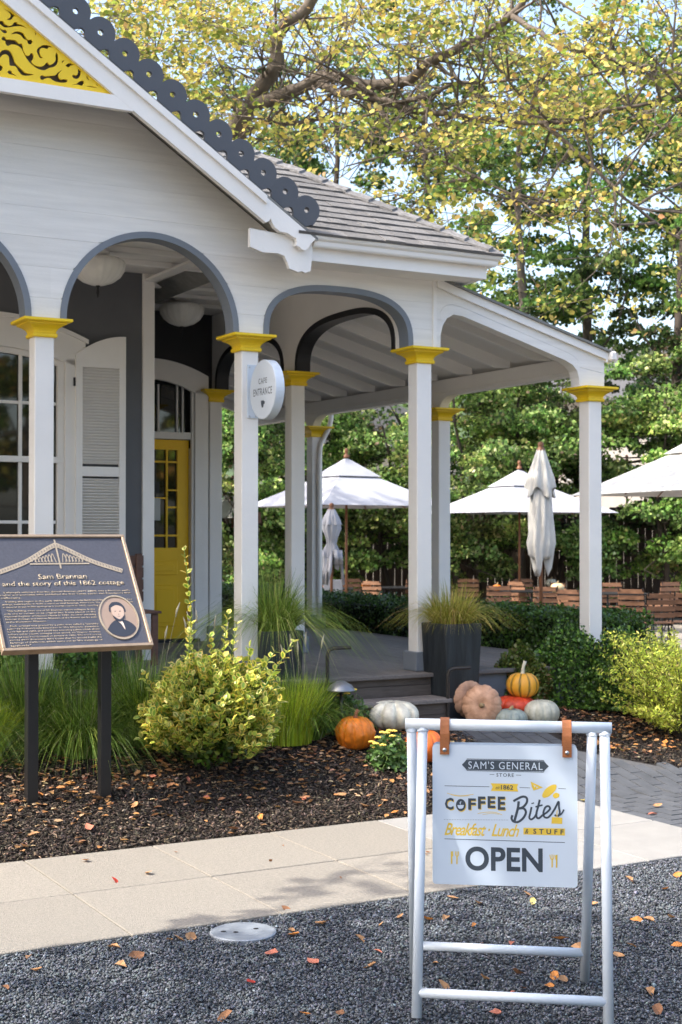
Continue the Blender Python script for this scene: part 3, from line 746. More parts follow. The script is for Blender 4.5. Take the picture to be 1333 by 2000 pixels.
# hip caps
for i in range(17):
    t = .05 + i * .135
    q = MB(); p = Vector((CU - t, CV + t, EA + SL * t + .012)); d = Vector((-1, 1, SL)).normalized()
    for sd_ in (1, -1):
        n0 = Vector((0, -SL, 1)).normalized() if sd_ > 0 else Vector((SL, 0, 1)).normalized()
        sdv = d.cross(n0).normalized() * (-1)
        if sd_ < 0: sdv = -sdv
        if (sdv.z > 0): sdv = -sdv
        a, b = p - d * .02, p + d * .20
        u0 = Vector((0, 0, .028)); u1 = Vector((0, 0, .008))
        q.add([a + u0, a + sdv * .11 + u0, b + sdv * .11 + u1, b + u1, a, a + sdv * .11, b + sdv * .11, b], [(0, 1, 2, 3), (4, 5, 1, 0), (5, 6, 2, 1), (7, 4, 0, 3)])
    q.build('hip_shingle', shing, ROOF)
# soffit, fascia and gutter
box('soffit', (-1.12, -.28, 3.045), (.42, -.001, 3.06), white, H, 0); box('soffit', (.176, 0.0, 3.046), (.42, 3.0, 3.061), white, H, 0)
box('fascia_board', (-1.10, -.305, 3.035), (.445, -.281, 3.20), white, H, .003); box('fascia_board', (.421, -.2805, 3.036), (.445, 9, 3.20), white, H, .003)
def gutter(path, horiz):
    prof = [(0, .0), (.052, .0), (.060, .012), (.064, .038), (.080, .050), (.088, .062), (.091, .088), (.083, .088), (.078, .07), (.055, .03), (.01, .01)]
    return prof
q = MB(); prof = gutter(None, None)
z0 = 3.13
def gpt(k, a, z): return {0: (-1.10, -.306 - a, z0 + z), 1: (.446 + a, -.306 - a, z0 + z), 2: (.446 + a, 9, z0 + z)}[k]
vs = [gpt(k, a, z) for k in range(3) for a, z in prof]; n = len(prof)
q.add(vs, [(k * n + i, (k + 1) * n + i, (k + 1) * n + (i + 1) % n, k * n + (i + 1) % n) for k in range(2) for i in range(n)] + [tuple(range(n))])
q.build('gutter', white, H)
# side shed (lean-to)
def lt(u): return 3.07 - .275 * (u - .17) + .05 * max(0, .5 - u) ** 2
op = [(.215, 2.29), (.215, 2.62), (.235, 2.70), (.275, 2.76), (.335, 2.795), (.42, 2.79), (1.00, 2.627), (1.44, 2.50), (1.52, 2.465), (1.565, 2.42), (1.585, 2.36), (1.59, 2.29)]
def lo_lt(u):
    if u <= .215 or u >= 1.59: return 2.50 if u <= .215 else 2.295
    for (a, b), (c_, d) in zip(op[:-1], op[1:]):
        if a <= u <= c_ and c_ > a: return b + (d - b) * (u - a) / (c_ - a)
    return 2.29
ul = sorted(set([round(x, 4) for x in lin(.1755, 1.85, 60)] + [.2149, .2151, 1.5899, 1.5901] + [a for a, _ in op[1:-1]]))
sw_ = colslab('shed_facade', ul, lo_lt, lambda u: lt(u) - .075, .02, .11, white, H)
for i in range(2):
    f0 = (0, .5, 1)[i]; f1 = (0, .5, 1)[i + 1]
    colslab('board', ul, lambda u: lo_lt(u) + (lt(u) - .075 - lo_lt(u)) * f0 + (.0012 if i else 0), lambda u: lo_lt(u) + (lt(u) - .075 - lo_lt(u)) * f1 - .0012, -.004 + i * .001, .019, whiteB, sw_)
colslab('shed_barge', ul, lambda u: lt(u) - .078, lambda u: lt(u) - .012, -.03, .01, white, H)
sr = colslab('shed_roof', lin(.05, 1.90, 12), lambda u: lt(u) - .012, lambda u: lt(u) + .008, -.05, 7.0, leadroof, H)
box('shed_fascia', (1.851, -.03, 2.505), (1.875, 7, 2.59), white, H); box('shed_gutter', (1.876, -.06, 2.515), (1.95, 7, 2.60), white, H, .015)
q = MB()
for a, b in zip(lin(.04, 1.85, 8)[:-1], lin(.04, 1.85, 8)[1:]): q.add([(a, .1, lt(a) - .04), (b, .1, lt(b) - .04), (b, 6.9, lt(b) - .04), (a, 6.9, lt(a) - .04)], [(0, 3, 2, 1)])
q.build('shed_ceiling', white, H)
for i in range(11):
    v = .5 + .6 * i; q = MB()
    a, b = .04, 1.66
    q.prism([(a, lt(a) - .042), (b, lt(b) - .042), (b, lt(b) - .10), (b - .16, lt(b - .16) - .15), (a, lt(a) - .15)], v - .022, v + .022); q.build('rafter', white, H)
sp = [(0.134, 2.30), (2.434, 4.95), (5.084, 7.0)]
def bw(v):
    for a, b in sp:
        if a <= v <= b:
            d = min(v - a, b - v)
            return 2.41 - (.135 * (1 - math.sqrt(max(0, 1 - (1 - d / .22) ** 2))) if d < .22 else 0)
    return 2.30
vb = sorted(set([round(a + .22 * (i / 10) ** 1.6, 4) for a, b in sp for i in range(11)] + [round(b - .22 * (i / 10) ** 1.6, 4) for a, b in sp for i in range(11)] + [.1101]))
colslab('shed_beam', vb, bw, lambda v: 2.565, 1.70, 1.80, white, H, axis='v')
box('beam_bead', (1.688, .13, 2.44), (1.6995, 7, 2.455), white, H)
# downspout by the far shed post
q = MB(); q.tube(smooth_pts([(1.91, 4.9, 2.52), (1.91, 4.9, 2.40), (1.88, 4.9, 2.28), (1.83, 4.93, 2.16), (1.78, 4.93, 2.02), (1.77, 4.93, 1.6), (1.77, 4.93, .1)], 5), .028, 10); q.build('downspout', white, H)
# body of the house behind
q = MB(); q.box((-7.4, 3.88, 0), (-.06, 9.2, 3.04)); q.box((-7.4, 2.08, 0), (-1.51, 3.87, 3.2)); q.build('back_rooms', wallgrey, H)

# ------------------------------------------------------------------ things on the porch
lamp = empty('ceiling_lamp', W(-2.25, .98, 3.22), TH, label='fluted opal glass ceiling lamp at the left edge of the round arch', cat='lamp', group='porch ceiling lamps')
def lamp_parts(p, z=0.):
    q = MB(); q.lathe([(0, 0), (.085, 0), (.09, -.02), (.07, -.04), (.065, -.05), (0, -.05)], 24); q.build('ceiling_rose', white, p)
    q = MB(); q.lathe([(.075, -.055), (.17, -.06), (.195, -.075), (.20, -.10), (.19, -.15), (.16, -.20), (.11, -.24), (.05, -.262), (0, -.268)], 64, rf=lambda t, r, z: 1 + .075 * abs(math.sin(10 * t)) * (1 if z < -.08 else .2)); q.build('glass_bowl', lampglass, p)
    q = MB(); q.lathe([(0, -.262), (.018, -.266), (.008, -.285), (.012, -.32), (.004, -.355), (0, -.36)], 12); q.build('finial', blackm, p)
lamp_parts(lamp)
l2 = copy_tree(lamp); l2.location = W(-.74, 2.95, 3.27); l2['label'] = 'fluted opal glass ceiling lamp in front of the black wall above the yellow door'
bn = empty('porch_bench', W(-2.15, 1.62, 0), TH, label='brown slatted bench against the grey wall behind the plaque', cat='bench')
for i in range(4): box('back_slat', (-.55, .20, .50 + i * .10), (.60, .225, .585 + i * .10), benchm, bn)
for i in range(4): box('seat_slat', (-.55, -.20 + i * .10, .42), (.60, -.11 + i * .10, .44), benchm, bn)
for a in (-.52, .53):
    for b in (-.18, .18): box('leg', (a, b, 0), (a + .05, b + .04, .42 if b < 0 else .90), benchm, bn)
# hanging cafe sign on post 2
X_, Y_, Z_ = W(-1.405, -.04, 2.11)
cs = empty('cafe_sign', (X_, Y_, Z_), TH, label='round white cafe entrance sign bracketed to the second yellow topped post', cat='sign')
q = MB(); q.box((-.055, .030, -.205), (.035, .0395, .185), .002); q.build('bracket_plate', steelw, cs)
q = MB(); q.box((-.03, -.06, -.03), (-.006, .0295, .02), .002); q.box((-.006, -.06, .012), (.03, .0295, .018)); q.build('bracket_arm', steelw, cs)
for a in (-.038, .012):
    for b in (-.19, .165):
        q = MB(); q.lathe([(0, 0), (.006, 0), (.006, .003), (0, .004)], 10); o = q.build('screw', steel, cs); o.rotation_euler = (R(90), 0, 0); o.location = (a, .0298, b)
q = MB(); rr = .212; prof = [(0, .035), (rr - .004, .035), (rr, .031), (rr, -.031), (rr - .004, -.035), (0, -.035)]; q.lathe(prof, 56, smooth=False)
dsc = q.build('sign_disc', steelw, cs); dsc.rotation_euler = (0, R(-90), 0); dsc.location = (-.02, -.225, -.02)
for p in dsc.data.polygons: p.use_smooth = False
TB = .010
Mt = Matrix.Translation((-.0555, -.225, -.02)) @ Matrix.Rotation(R(-90), 4, 'Z')
fit_text('CAFE', -.068, .042, .068, .082, 0, ink, cs, bold=TB, space=1.25, M=Mt)
fit_text('ENTRANCE', -.150, -.040, .150, .012, 0, ink, cs, bold=TB, space=1.2, M=Mt)
o = shape2d('cup_symbol', [(-.026, -.078), (.020, -.078), (.020, -.085), (.034, -.085), (.034, -.103), (.017, -.105), (.009, -.128), (-.013, -.128), (-.024, -.105)], [], .001, ink, cs, M=Mt)
# black stand at the back of the deck
hs_ = empty('service_stand', W(.62, 4.4, 0), TH, label='narrow black stand with a wooden top at the back of the deck', cat='stand')
box('stand_body', (-.09, -.09, 0), (.09, .09, 1.18), blackm, hs_); box('stand_top', (-.11, -.11, 1.181), (.11, .11, 1.30), wood, hs_)
# handrails
def rail(name, pts, lab):
    o = bpy.data.objects.new(name, None)
    q = MB(); r = []
    for i in range(len(pts) - 1): r.append(pts[i])
    q.tube(pts, .014, 8, smooth=False); return q.build(name, railm, None, label=lab, cat='handrail', group='short bent handrails by the steps')
def gpx(u, v): x, y, z = W(u, v); return x, y, gz(x, y)
x, y, z = gpx(-.02, -.52); x, y = .80, 10.66; z = gz(x, y)
rail('handrail', [(x, y, z), (x, y, z + .36), (x + .012, y, z + .395), (x + .045, y + .01, z + .41), (x + .17, y + .02, z + .415)], 'thin bent metal handrail in front of the tall dark planter')
x, y = -.10, 10.45; z = gz(x, y)
rail('handrail', [(x, y, z), (x, y, z + .50), (x + .01, y, z + .545), (x + .05, y, z + .56), (x + .175, y + .01, z + .565)], 'black bent metal handrail at the left end of the wooden steps')
# path light
x, y = -.0, 10.05; z = gz(x, y)
pl_ = empty('path_light', (x, y, z), 0, label='small grey domed path light among plants left of the steps', cat='path light')
q = MB(); q.tube([(0, 0, 0), (0, 0, .36)], .012, 8); q.build('stem', railm, pl_)
q = MB(); q.lathe([(0, .415), (.03, .41), (.075, .385), (.10, .352), (.102, .345), (0, .35)], 24); q.build('dome', mat('grey_dome', (.25, .26, .28), .35, .1, metal=.6), pl_)

# ------------------------------------------------------------------ planters and grasses
def planter(name, loc, rz, w0, w1, h, lab):
    p = empty(name, loc, rz, label=lab, cat='planter')
    q = MB(); a, b = w0 / 2, w1 / 2; t = .03
    def sq_(e, z): return [(-e, -e, z), (e, -e, z), (e, e, z), (-e, e, z)]
    vs = sq_(a, 0) + sq_(b, h) + sq_(b - t, h) + sq_(b - t, h - .06)
    q.add(vs, [(0, 3, 2, 1)] + [(i * 4 + k, i * 4 + (k + 1) % 4, (i + 1) * 4 + (k + 1) % 4, (i + 1) * 4 + k) for i in range(3) for k in range(4)])
    o = q.build('pot', potm, p); bv = o.modifiers.new('b', 'BEVEL'); bv.width = .008; bv.segments = 2
    box('potting_soil', (-b + t, -b + t, h - .07), (b - t, b - t, h - .05), soil, p, 0)
    return p
x, y = .85, 10.96
planter('tall_planter', (x, y, .30), R(30), .28, .338, .775, 'tall tapered dark grey square planter right of the steps')
px2, py2 = -.50, 10.52
planter('low_planter', (px2, py2, .30), R(30), .28, .338, .75, 'dark square planter behind the yellow green shrub, below the second post')
def tuft(name, c, n, h, spread, wid, palette, weights, lab, cat, base_r, droop=1., group=None, up=.9):
    h_ = h; C = np.zeros((n, 3)); r = base_r * np.sqrt(rng.random(n)); t = rng.uniform(0, 6.283, n)
    C[:, 0] = r * np.cos(t); C[:, 1] = r * np.sin(t)
    hh = h * rng.uniform(.55, 1.1, n); ln = np.minimum(np.abs(rng.normal(0, spread, n)), spread * 1.5) + .05
    me = blades(name, C, hh, (ln, t + rng.normal(0, .5, n)), wid, pal(n, palette, weights), droop=droop, up=up)
    return link(name, me, grassM, None, label=lab, cat=cat, group=group)
YG = [(.30, .34, .04), (.42, .42, .07), (.20, .28, .03), (.52, .42, .14)]
o = tuft('ornamental_grass', 0, 1300, .46, .72, .0050, [(.34, .33, .05), (.46, .40, .09), (.22, .25, .03), (.50, .36, .14)], [4, 3, 2, 1], 'golden green grass fountain growing in the tall dark planter', 'grass', .13); o.location = (.85, 10.96, 1.02)
o = tuft('ornamental_grass', 0, 1500, .66, .80, .0055, [(.22, .32, .05), (.34, .42, .08), (.14, .22, .035), (.48, .50, .16)], [4, 3, 2, 1], 'wide green grass fountain growing in the low planter', 'grass', .13, 1.25); o.location = (px2, py2, .99)

GR = [(.11, .20, .03), (.18, .29, .045), (.28, .38, .07), (.06, .11, .02), (.42, .44, .24)]
tl = [(-2.45, 9.0, .80, 'at the left edge beyond the plaque posts'), (-2.05, 9.35, .92, 'behind the left plaque post'), (-1.70, 9.25, .75, 'between the two plaque posts'), (-1.30, 9.55, .85, 'behind the right plaque post'), (-.95, 9.95, .80, 'behind the variegated shrub'), (-.28, 10.05, .66, 'right of the variegated shrub by the steps'), (-2.20, 9.8, .85, 'against the porch behind the plaque'), (-1.55, 9.85, .90, 'against the porch right of the plaque')]
for i, (x, y, h, w_) in enumerate(tl):
    o = tuft('fountain_grass', 0, 2300, h * .88, (.58, .45, .66, .5, .6, .5, .6, .55)[i], .006, GR, [4, 4, 2, 3, .7], 'mid green fountain grass clump ' + w_, 'grass', .16, 1.15, 'green grass clumps in front of the porch'); o.location = (x, y, gz(x, y) - .02)
    C = []
    if i in (3, 4, 5):
        q = MB()
        for k in range(5):
            a = random.uniform(0, 6.28); rr_ = random.uniform(.05, .25); hx, hy = rr_ * math.cos(a), rr_ * math.sin(a) * .5; hz = h * random.uniform(.85, 1.05)
            q.tube([(hx * .2, hy * .2, 0), (hx * .7, hy * .7, hz * .7), (hx, hy, hz)], .0012, 4, cap=False); q.tube([(hx, hy, hz - .01), (hx * 1.05, hy * 1.05, hz + .04), (hx * 1.15, hy * 1.15, hz + .09)], [.004, .008, .002], 6)
        q.build('seed_heads', mat('pale_seed', (.45, .40, .28), .8, .2), o, kind='stuff')
LM = [(.42, .52, .04), (.32, .44, .03), (.54, .62, .08), (.20, .30, .03)]
for i, (x, y, h, lab) in enumerate([(-1.22, 9.62, .50, 'bright lime feathery shrub left of the variegated shrub'), (-.40, 9.92, .52, 'bright lime feathery shrub right of the variegated shrub'), (-2.33, 8.95, .45, 'bright lime feathery shrub at the left edge')]):
    o = tuft('feathery_shrub', 0, 2600, h, .30, .005, LM, [4, 3, 3, 2], lab, 'shrub', .20, .4); o.location = (x, y, gz(x, y) - .02)

# ------------------------------------------------------------------ variegated shrub
def leafpair_mesh(name, P, D, size, edge, core):
    "two-tone leaves: green centre, yellow margin. P points, D directions"
    N = len(P); D = D / (np.linalg.norm(D, axis=1)[:, None] + 1e-9)
    up = np.tile([0, 0, 1.], (N, 1)) + rng.normal(0, .35, (N, 3)); S = np.cross(D, up); S /= np.linalg.norm(S, axis=1)[:, None] + 1e-9; Nn = np.cross(S, D)
    out = np.array([[0, 0, 0], [.25, .30, .05], [.62, .35, .06], [1, 0, -.05], [.62, -.35, .06], [.25, -.30, .05]])
    inn = np.array([[.12, 0, -.01], [.30, .14, .02], [.60, .17, .02], [.82, 0, -.03], [.60, -.17, .02], [.30, -.14, .02]])
    L = np.concatenate([out, inn]); s = size.reshape(-1, 1, 1)
    V = (L[None, :, 0:1] * D[:, None] + L[None, :, 1:2] * S[:, None] + L[None, :, 2:3] * Nn[:, None]) * s + P[:, None]
    ring = np.array([[i, (i + 1) % 6, 6 + (i + 1) % 6, 6 + i] for i in range(6)]); cen = np.array([[6, 7, 8, 9], [6, 9, 10, 11]])
    q = np.concatenate([ring, cen]); F = (np.arange(N)[:, None, None] * 12 + q[None]).reshape(-1, 4)
    cols = np.empty((N, 8, 3)); cols[:, :6] = edge[:, None]; cols[:, 6:] = core[:, None]
    return npmesh(name, V.reshape(-1, 3), F, cols.reshape(-1, 3))
ex_, ey_ = -.82, 9.12; ez_ = gz(ex_, ey_)
es = empty('variegated_shrub', (ex_, ey_, ez_), 0, label='round yellow and green variegated shrub with tall shoots in front of the porch', cat='shrub')
P = []; D = []; Sz = []; young = []
stem = MB()
def shoot(p0, p1, n, s0, s1, bend=.03):
    p0, p1 = np.array(p0), np.array(p1); d = p1 - p0; L = np.linalg.norm(d); d = d / L
    mid = (p0 + p1) / 2 + rng.normal(0, bend, 3) * [1, 1, .2]
    stem.tube([p0, mid, p1], [.005, .004, .002], 5, cap=False)
    a = np.cross(d, [0.3, .2, 1.]); a /= np.linalg.norm(a); b = np.cross(d, a)
    for i in range(n):
        t = (i + .6) / n; c = (1 - t) ** 2 * p0 + 2 * t * (1 - t) * mid + t * t * p1; ph = i * math.pi / 2 + rng.normal(0, .25)
        for k in (0, math.pi):
            o = a * math.cos(ph + k) + b * math.sin(ph + k); P.append(c); D.append(o * .75 + d * .75 + rng.normal(0, .12, 3)); Sz.append((s0 + (s1 - s0) * t) * rng.uniform(.8, 1.15)); young.append(t)
for i in range(430):
    th = rng.uniform(0, 2 * np.pi); ph = math.acos(rng.uniform(-.35, 1)); rr = rng.uniform(.78, 1.05)
    dx = math.sin(ph) * math.cos(th); dy = math.sin(ph) * math.sin(th); dz = math.cos(ph)
    c = np.array([.44 * dx, .38 * dy, .35 + .40 * dz]) * [1, 1, 1]
    sc_ = rr * (1 + .10 * math.sin(3 * th + 1) * math.sin(2 * ph))
    e = np.array([c[0] * sc_ * 1.03, c[1] * sc_, .36 + (c[2] - .36) * sc_])
    if e[2] < .05: e[2] = .05 + rng.uniform(0, .05)
    base = e * [.72, .72, .80] + [0, 0, -.02]
    shoot(base, e + [0, 0, .04], rng.integers(4, 7), .062, .050, .01)
for (bx, bz, tx, tz, n) in [(-.14, .62, -.19, 1.46, 17), (-.17, .6, -.14, .98, 8), (.06, .66, .10, 1.05, 10), (.10, .62, .15, .98, 8), (.32, .55, .52, .86, 9), (.26, .6, .40, .80, 6), (-.36, .5, -.44, .66, 5), (.0, .68, -.02, .90, 6), (.22, .64, .24, .84, 6)]:
    shoot((bx, rng.normal(0, .05), bz), (tx, rng.normal(0, .05), tz), n, .062, .046, .012)
P = np.array(P); D = np.array(D); Sz = np.array(Sz); young = np.array(young)
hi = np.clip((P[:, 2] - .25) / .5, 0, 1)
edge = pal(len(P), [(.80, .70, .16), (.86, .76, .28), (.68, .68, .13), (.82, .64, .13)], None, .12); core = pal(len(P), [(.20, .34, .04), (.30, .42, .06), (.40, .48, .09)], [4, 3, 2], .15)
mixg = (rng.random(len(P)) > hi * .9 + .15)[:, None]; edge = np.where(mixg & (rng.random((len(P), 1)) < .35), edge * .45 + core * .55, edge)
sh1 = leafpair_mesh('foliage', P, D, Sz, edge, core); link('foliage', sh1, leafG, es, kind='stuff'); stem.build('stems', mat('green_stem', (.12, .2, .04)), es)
# inner darker leaves
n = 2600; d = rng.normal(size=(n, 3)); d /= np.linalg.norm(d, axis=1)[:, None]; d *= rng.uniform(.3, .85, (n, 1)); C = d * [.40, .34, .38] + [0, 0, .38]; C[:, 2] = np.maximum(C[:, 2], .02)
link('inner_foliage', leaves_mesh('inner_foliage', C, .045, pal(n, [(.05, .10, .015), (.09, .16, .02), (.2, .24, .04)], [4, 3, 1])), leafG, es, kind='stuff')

# ------------------------------------------------------------------ clipped hedges and shrubs on the right
def boxhedge(name, u0, u1, v0, v1, z1, n, lab, palette, size=.034, z0=.0):
    A = [(u1 - u0) * (v1 - v0), (v1 - v0) * (z1 - z0), (v1 - v0) * (z1 - z0) * .3, (u1 - u0) * (z1 - z0) * 1.3]; A = np.array(A) / sum(A)
    s = rng.choice(4, n, p=A); a, b = rng.random(n), rng.random(n)
    U = np.where(s == 1, u0, np.where(s == 2, u1, u0 + a * (u1 - u0))); V = np.where(s == 3, v0, v0 + b * (v1 - v0)); V = np.where(s == 3, v0, V)
    Z = np.where(s == 0, z1, z0 + rng.random(n) * (z1 - z0)); U = np.where(s == 3, u0 + a * (u1 - u0), U)
    jit = rng.normal(0, .022, (n, 3)); U = U + jit[:, 0] + .03 * np.sin(V * 5); V = V + jit[:, 1]; Z = Z + jit[:, 2] + .02 * np.sin(V * 7 + U * 5)
    X = OX + U * CT - V * ST; Y = OY + U * ST + V * CT
    x0, y0, _ = W((u0 + u1) / 2, (v0 + v1) / 2)
    h = empty(name, (x0, y0, 0), 0, label=lab, cat='hedge')
    link('foliage', leaves_mesh('foliage', np.stack([X - x0, Y - y0, Z], 1), rng.uniform(.7, 1.2, n) * size, pal(n, palette, None, .3), tris=2, aspect=1.3), leafG, h, kind='stuff')
    q = MB(); c = [Vector(W(a, b)) for a, b in ((u0 + .06, v0 + .06), (u1 - .06, v0 + .06), (u1 - .06, v1 - .06), (u0 + .06, v1 - .06))]
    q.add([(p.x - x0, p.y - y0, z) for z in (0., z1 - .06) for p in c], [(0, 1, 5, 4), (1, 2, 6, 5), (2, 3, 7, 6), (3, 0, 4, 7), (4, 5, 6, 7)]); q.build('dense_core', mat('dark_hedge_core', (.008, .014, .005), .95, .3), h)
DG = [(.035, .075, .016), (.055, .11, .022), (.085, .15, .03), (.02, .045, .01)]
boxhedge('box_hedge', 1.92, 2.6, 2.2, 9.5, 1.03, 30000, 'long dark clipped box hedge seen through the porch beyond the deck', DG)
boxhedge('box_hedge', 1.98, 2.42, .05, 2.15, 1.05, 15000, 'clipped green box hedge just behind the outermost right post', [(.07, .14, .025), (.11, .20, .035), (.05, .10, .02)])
def bush(name, x, y, rx, ry, rz_, n, size, palette, lab, weights=None, spiky=0., tris=2, zb=None, cat='shrub', group=None, aspect=1.2, holes=.0):
    z = gz(x, y) if zb is None else zb
    b = empty(name, (x, y, z), 0, label=lab, cat=cat, group=group)
    d = rng.normal(size=(n, 3)); d /= np.linalg.norm(d, axis=1)[:, None]; d[:, 2] = np.abs(d[:, 2]) * 1.0 - .12 * rng.random(n)
    r = 1 - np.abs(rng.normal(0, .16, n)); lump = 1 + .12 * np.sin(d[:, 0] * 5 + x * 3) * np.cos(d[:, 1] * 6 + d[:, 2] * 4)
    C = d * (r * lump)[:, None] * [rx, ry, rz_]; C[:, 2] = np.maximum(C[:, 2], .0) + .02
    link('foliage', leaves_mesh('foliage', C, rng.uniform(.7, 1.25, n) * size, pal(n, palette, weights, .28), tris=tris, aspect=aspect), leafG, b, kind='stuff')
    q = MB()
    for k in range(9):
        a = k * .7; q.tube([(0.02 * math.cos(a), .02 * math.sin(a), -.02), (rx * .35 * math.cos(a), ry * .35 * math.sin(a), rz_ * .45), (rx * .65 * math.cos(a), ry * .65 * math.sin(a), rz_ * .75)], [.010, .007, .003], 5, cap=False)
    q.build('stems', barkd, b); return b
MG = [(.07, .15, .03), (.11, .22, .04), (.16, .28, .05), (.04, .08, .02)]
bush('round_shrub', 1.43, 11.42, .27, .22, .50, 6500, .032, [(.12, .17, .03), (.20, .22, .05), (.08, .12, .02), (.30, .18, .09)], 'low olive green shrub with reddish tips behind the striped pumpkin', [4, 3, 3, .8])
bush('round_shrub', 1.86, 11.58, .36, .30, .68, 8500, .030, MG, 'rounded green shrub left of the outermost post')
bush('round_shrub', 2.27, 11.5, .30, .30, .66, 7500, .030, MG, 'rounded green shrub at the foot of the outermost post')
bush('round_shrub', 2.62, 12.0, .28, .28, .52, 6500, .032, [(.07, .13, .025), (.11, .19, .03), (.15, .24, .04)], 'rounded mid green shrub beside the right hedge end')
for x, y, rx, h, d in [(-2.45, 9.75, .45, .72, 'at the left edge beneath the plaque'), (-1.78, 9.95, .34, .68, 'between the plaque posts against the porch'), (-1.05, 10.2, .28, .50, 'in front of the porch right of the plaque')]:
    bush('leafy_shrub', x, y, rx, .28, h, 5200, .042, [(.08, .17, .035), (.12, .25, .05), (.18, .32, .07)], 'dense leafy green shrub ' + d, group='leafy shrubs against the porch')
# yellow-green feathery shrub at the right edge
fx, fy = 2.66, 10.9; fb = empty('feathery_yellow_shrub', (fx, fy, gz(fx, fy)), 0, label='loose yellow green feathery shrub at the right edge of the bed', cat='shrub')
Cc = []; q = MB()
for i in range(200):
    th = rng.uniform(0, 6.283); ln = rng.uniform(.25, .74); hh = rng.uniform(.22, .82)
    p1 = np.array([ln * math.cos(th), ln * math.sin(th) * .7, hh]); p0 = p1 * [.06, .06, 0]; m_ = (p0 + p1) / 2 + [0, 0, .06]
    q.tube([p0, m_, p1], [.005, .003, .0015], 4, cap=False)
    for t in np.linspace(.3, 1.02, 26):
        c = (1 - t) ** 2 * p0 + 2 * t * (1 - t) * m_ + t * t * p1; Cc.append(c + rng.normal(0, .018, (4, 3)))
Cc = np.concatenate(Cc); link('foliage', leaves_mesh('foliage', Cc, rng.uniform(.02, .045, len(Cc)), pal(len(Cc), [(.52, .58, .08), (.62, .64, .14), (.38, .46, .06), (.46, .38, .14)], [4, 3, 3, .6]), tris=2, aspect=.5), leafM, fb, kind='stuff'); q.build('stems', barkd, fb)
# small flowering plants
def flowerplant(x, y, r, h, n, lab, nf):
    b = empty('flowering_plant', (x, y, gz(x, y)), 0, label=lab, cat='flowers')
    d = rng.normal(size=(n, 3)); d /= np.linalg.norm(d, axis=1)[:, None]; d[:, 2] = np.abs(d[:, 2]); C = d * rng.uniform(.4, 1, (n, 1)) * [r, r, h]
    link('foliage', leaves_mesh('foliage', C, rng.uniform(.03, .05, n), pal(n, [(.10, .19, .05), (.16, .26, .08), (.06, .12, .03)])), leafG, b, kind='stuff')
    f0 = None
    for k in range(nf):
        a = rng.uniform(0, 6.283); t = rng.uniform(.0, .9)
        if f0 is None:
            q = MB()
            for j in range(14):
                an = j * 2.4; rr_ = .020 * math.sqrt(j / 14); q.lathe([(0, .010), (.004, .009), (.006, .003), (.003, 0)], 6, c=(rr_ * math.cos(an), rr_ * math.sin(an), -.3 * rr_))
            f0 = q.build('flower', mat('yellow_flower', (.85, .62, .12), .6, .2, 40), b); o = f0
        else: o = f0.copy(); COL.objects.link(o)
        o.location = (r * t * math.cos(a), r * t * math.sin(a) - .02, h * math.sqrt(1 - t * t) + .012)
flowerplant(.33, 9.62, .17, .24, 700, 'small leafy plant with yellow flower heads beside the orange pumpkin', 11)
flowerplant(.02, 10.2, .20, .34, 900, 'leafy green plant with a few yellow flowers left of the steps', 6)

# ------------------------------------------------------------------ pumpkins
def pumpkin(x, y, R0, asp, ribs, depth, m, lab, z=None, tilt=(0, 0, 0), stem_h=.04, warts=0, stem_m=None, lobes=None, stripes=None, seed=0):
    z = gz(x, y) if z is None else z; rg = random.Random(seed + 5)
    p = empty('pumpkin', (x, y, z), 0, label=lab, cat='pumpkin', group='pumpkins by the path and steps')
    hgt = R0 * asp; q = MB(); n = 120; prof = []
    for i in range(33):
        a = math.pi * i / 32; r = math.sin(a) ** .82; zz = -math.cos(a) * (1 - .22 * math.exp(-(r / .28) ** 2)); prof.append((R0 * r, hgt * zz))
    ph = [rg.uniform(-.06, .06) for _ in range(ribs)]
    def rf(t, r, z_):
        s_ = abs(math.sin(ribs * t / 2 + .12 * math.sin(3 * t + seed)))
        k = 1 - depth * (1 - s_) ** 2.2 + .03 * math.sin(2 * t + seed)
        if warts:
            k += sum(wh * math.exp(-((math.cos(t) * r - wx) ** 2 + (math.sin(t) * r - wy) ** 2 + (z_ - wz) ** 2) / ws) for wx, wy, wz, wh, ws in WT)
        return k
    WT = []
    for _ in range(warts):
        a, b = rg.uniform(0, 6.283), rg.uniform(-1, .9); c_ = math.sqrt(1 - b * b); WT.append((R0 * c_ * math.cos(a), R0 * c_ * math.sin(a), hgt * b, rg.uniform(.05, .10), (R0 * rg.uniform(.05, .10)) ** 2))
    q.lathe(prof, n, rf=rf); body = q.build('rind', m, p)
    me = body.data
    if stripes:
        a = me.color_attributes.new('col', 'FLOAT_COLOR', 'POINT'); cc = []
        for v in me.vertices:
            t = math.atan2(v.co.y, v.co.x); s_ = abs(math.sin(ribs * t / 2 + .12 * math.sin(3 * t + seed))); k = 1 - s_
            nn = .5 + .5 * math.sin(v.co.z * 90 + t * 17) * math.sin(t * 61)
            g = max(0, min(1, (k - .52) * 5)) * (.55 + .45 * nn); c0, c1 = stripes; cc += [c0[j] * (1 - g) + c1[j] * g for j in range(3)] + [1]
        a.data.foreach_set('color', cc); me.materials.clear(); me.materials.append(matcol('striped_rind', .4, 0, .45))
    if stem_h > 0:
        s_ = MB(); s_.tube([(0, 0, hgt * .70), (0, 0, hgt * .95), (.006, 0, hgt + stem_h * .5), (.02, 0, hgt + stem_h)], [.026, .015, .012, .014], 9); s_.build('stem', stem_m or mat('dry_stem', (.30, .22, .12), .8, .2, 20, .4), p)
    p.rotation_euler = tilt; p.location.z = z + hgt * .93 if tilt == (0, 0, 0) else z + R0 * .92
    return p
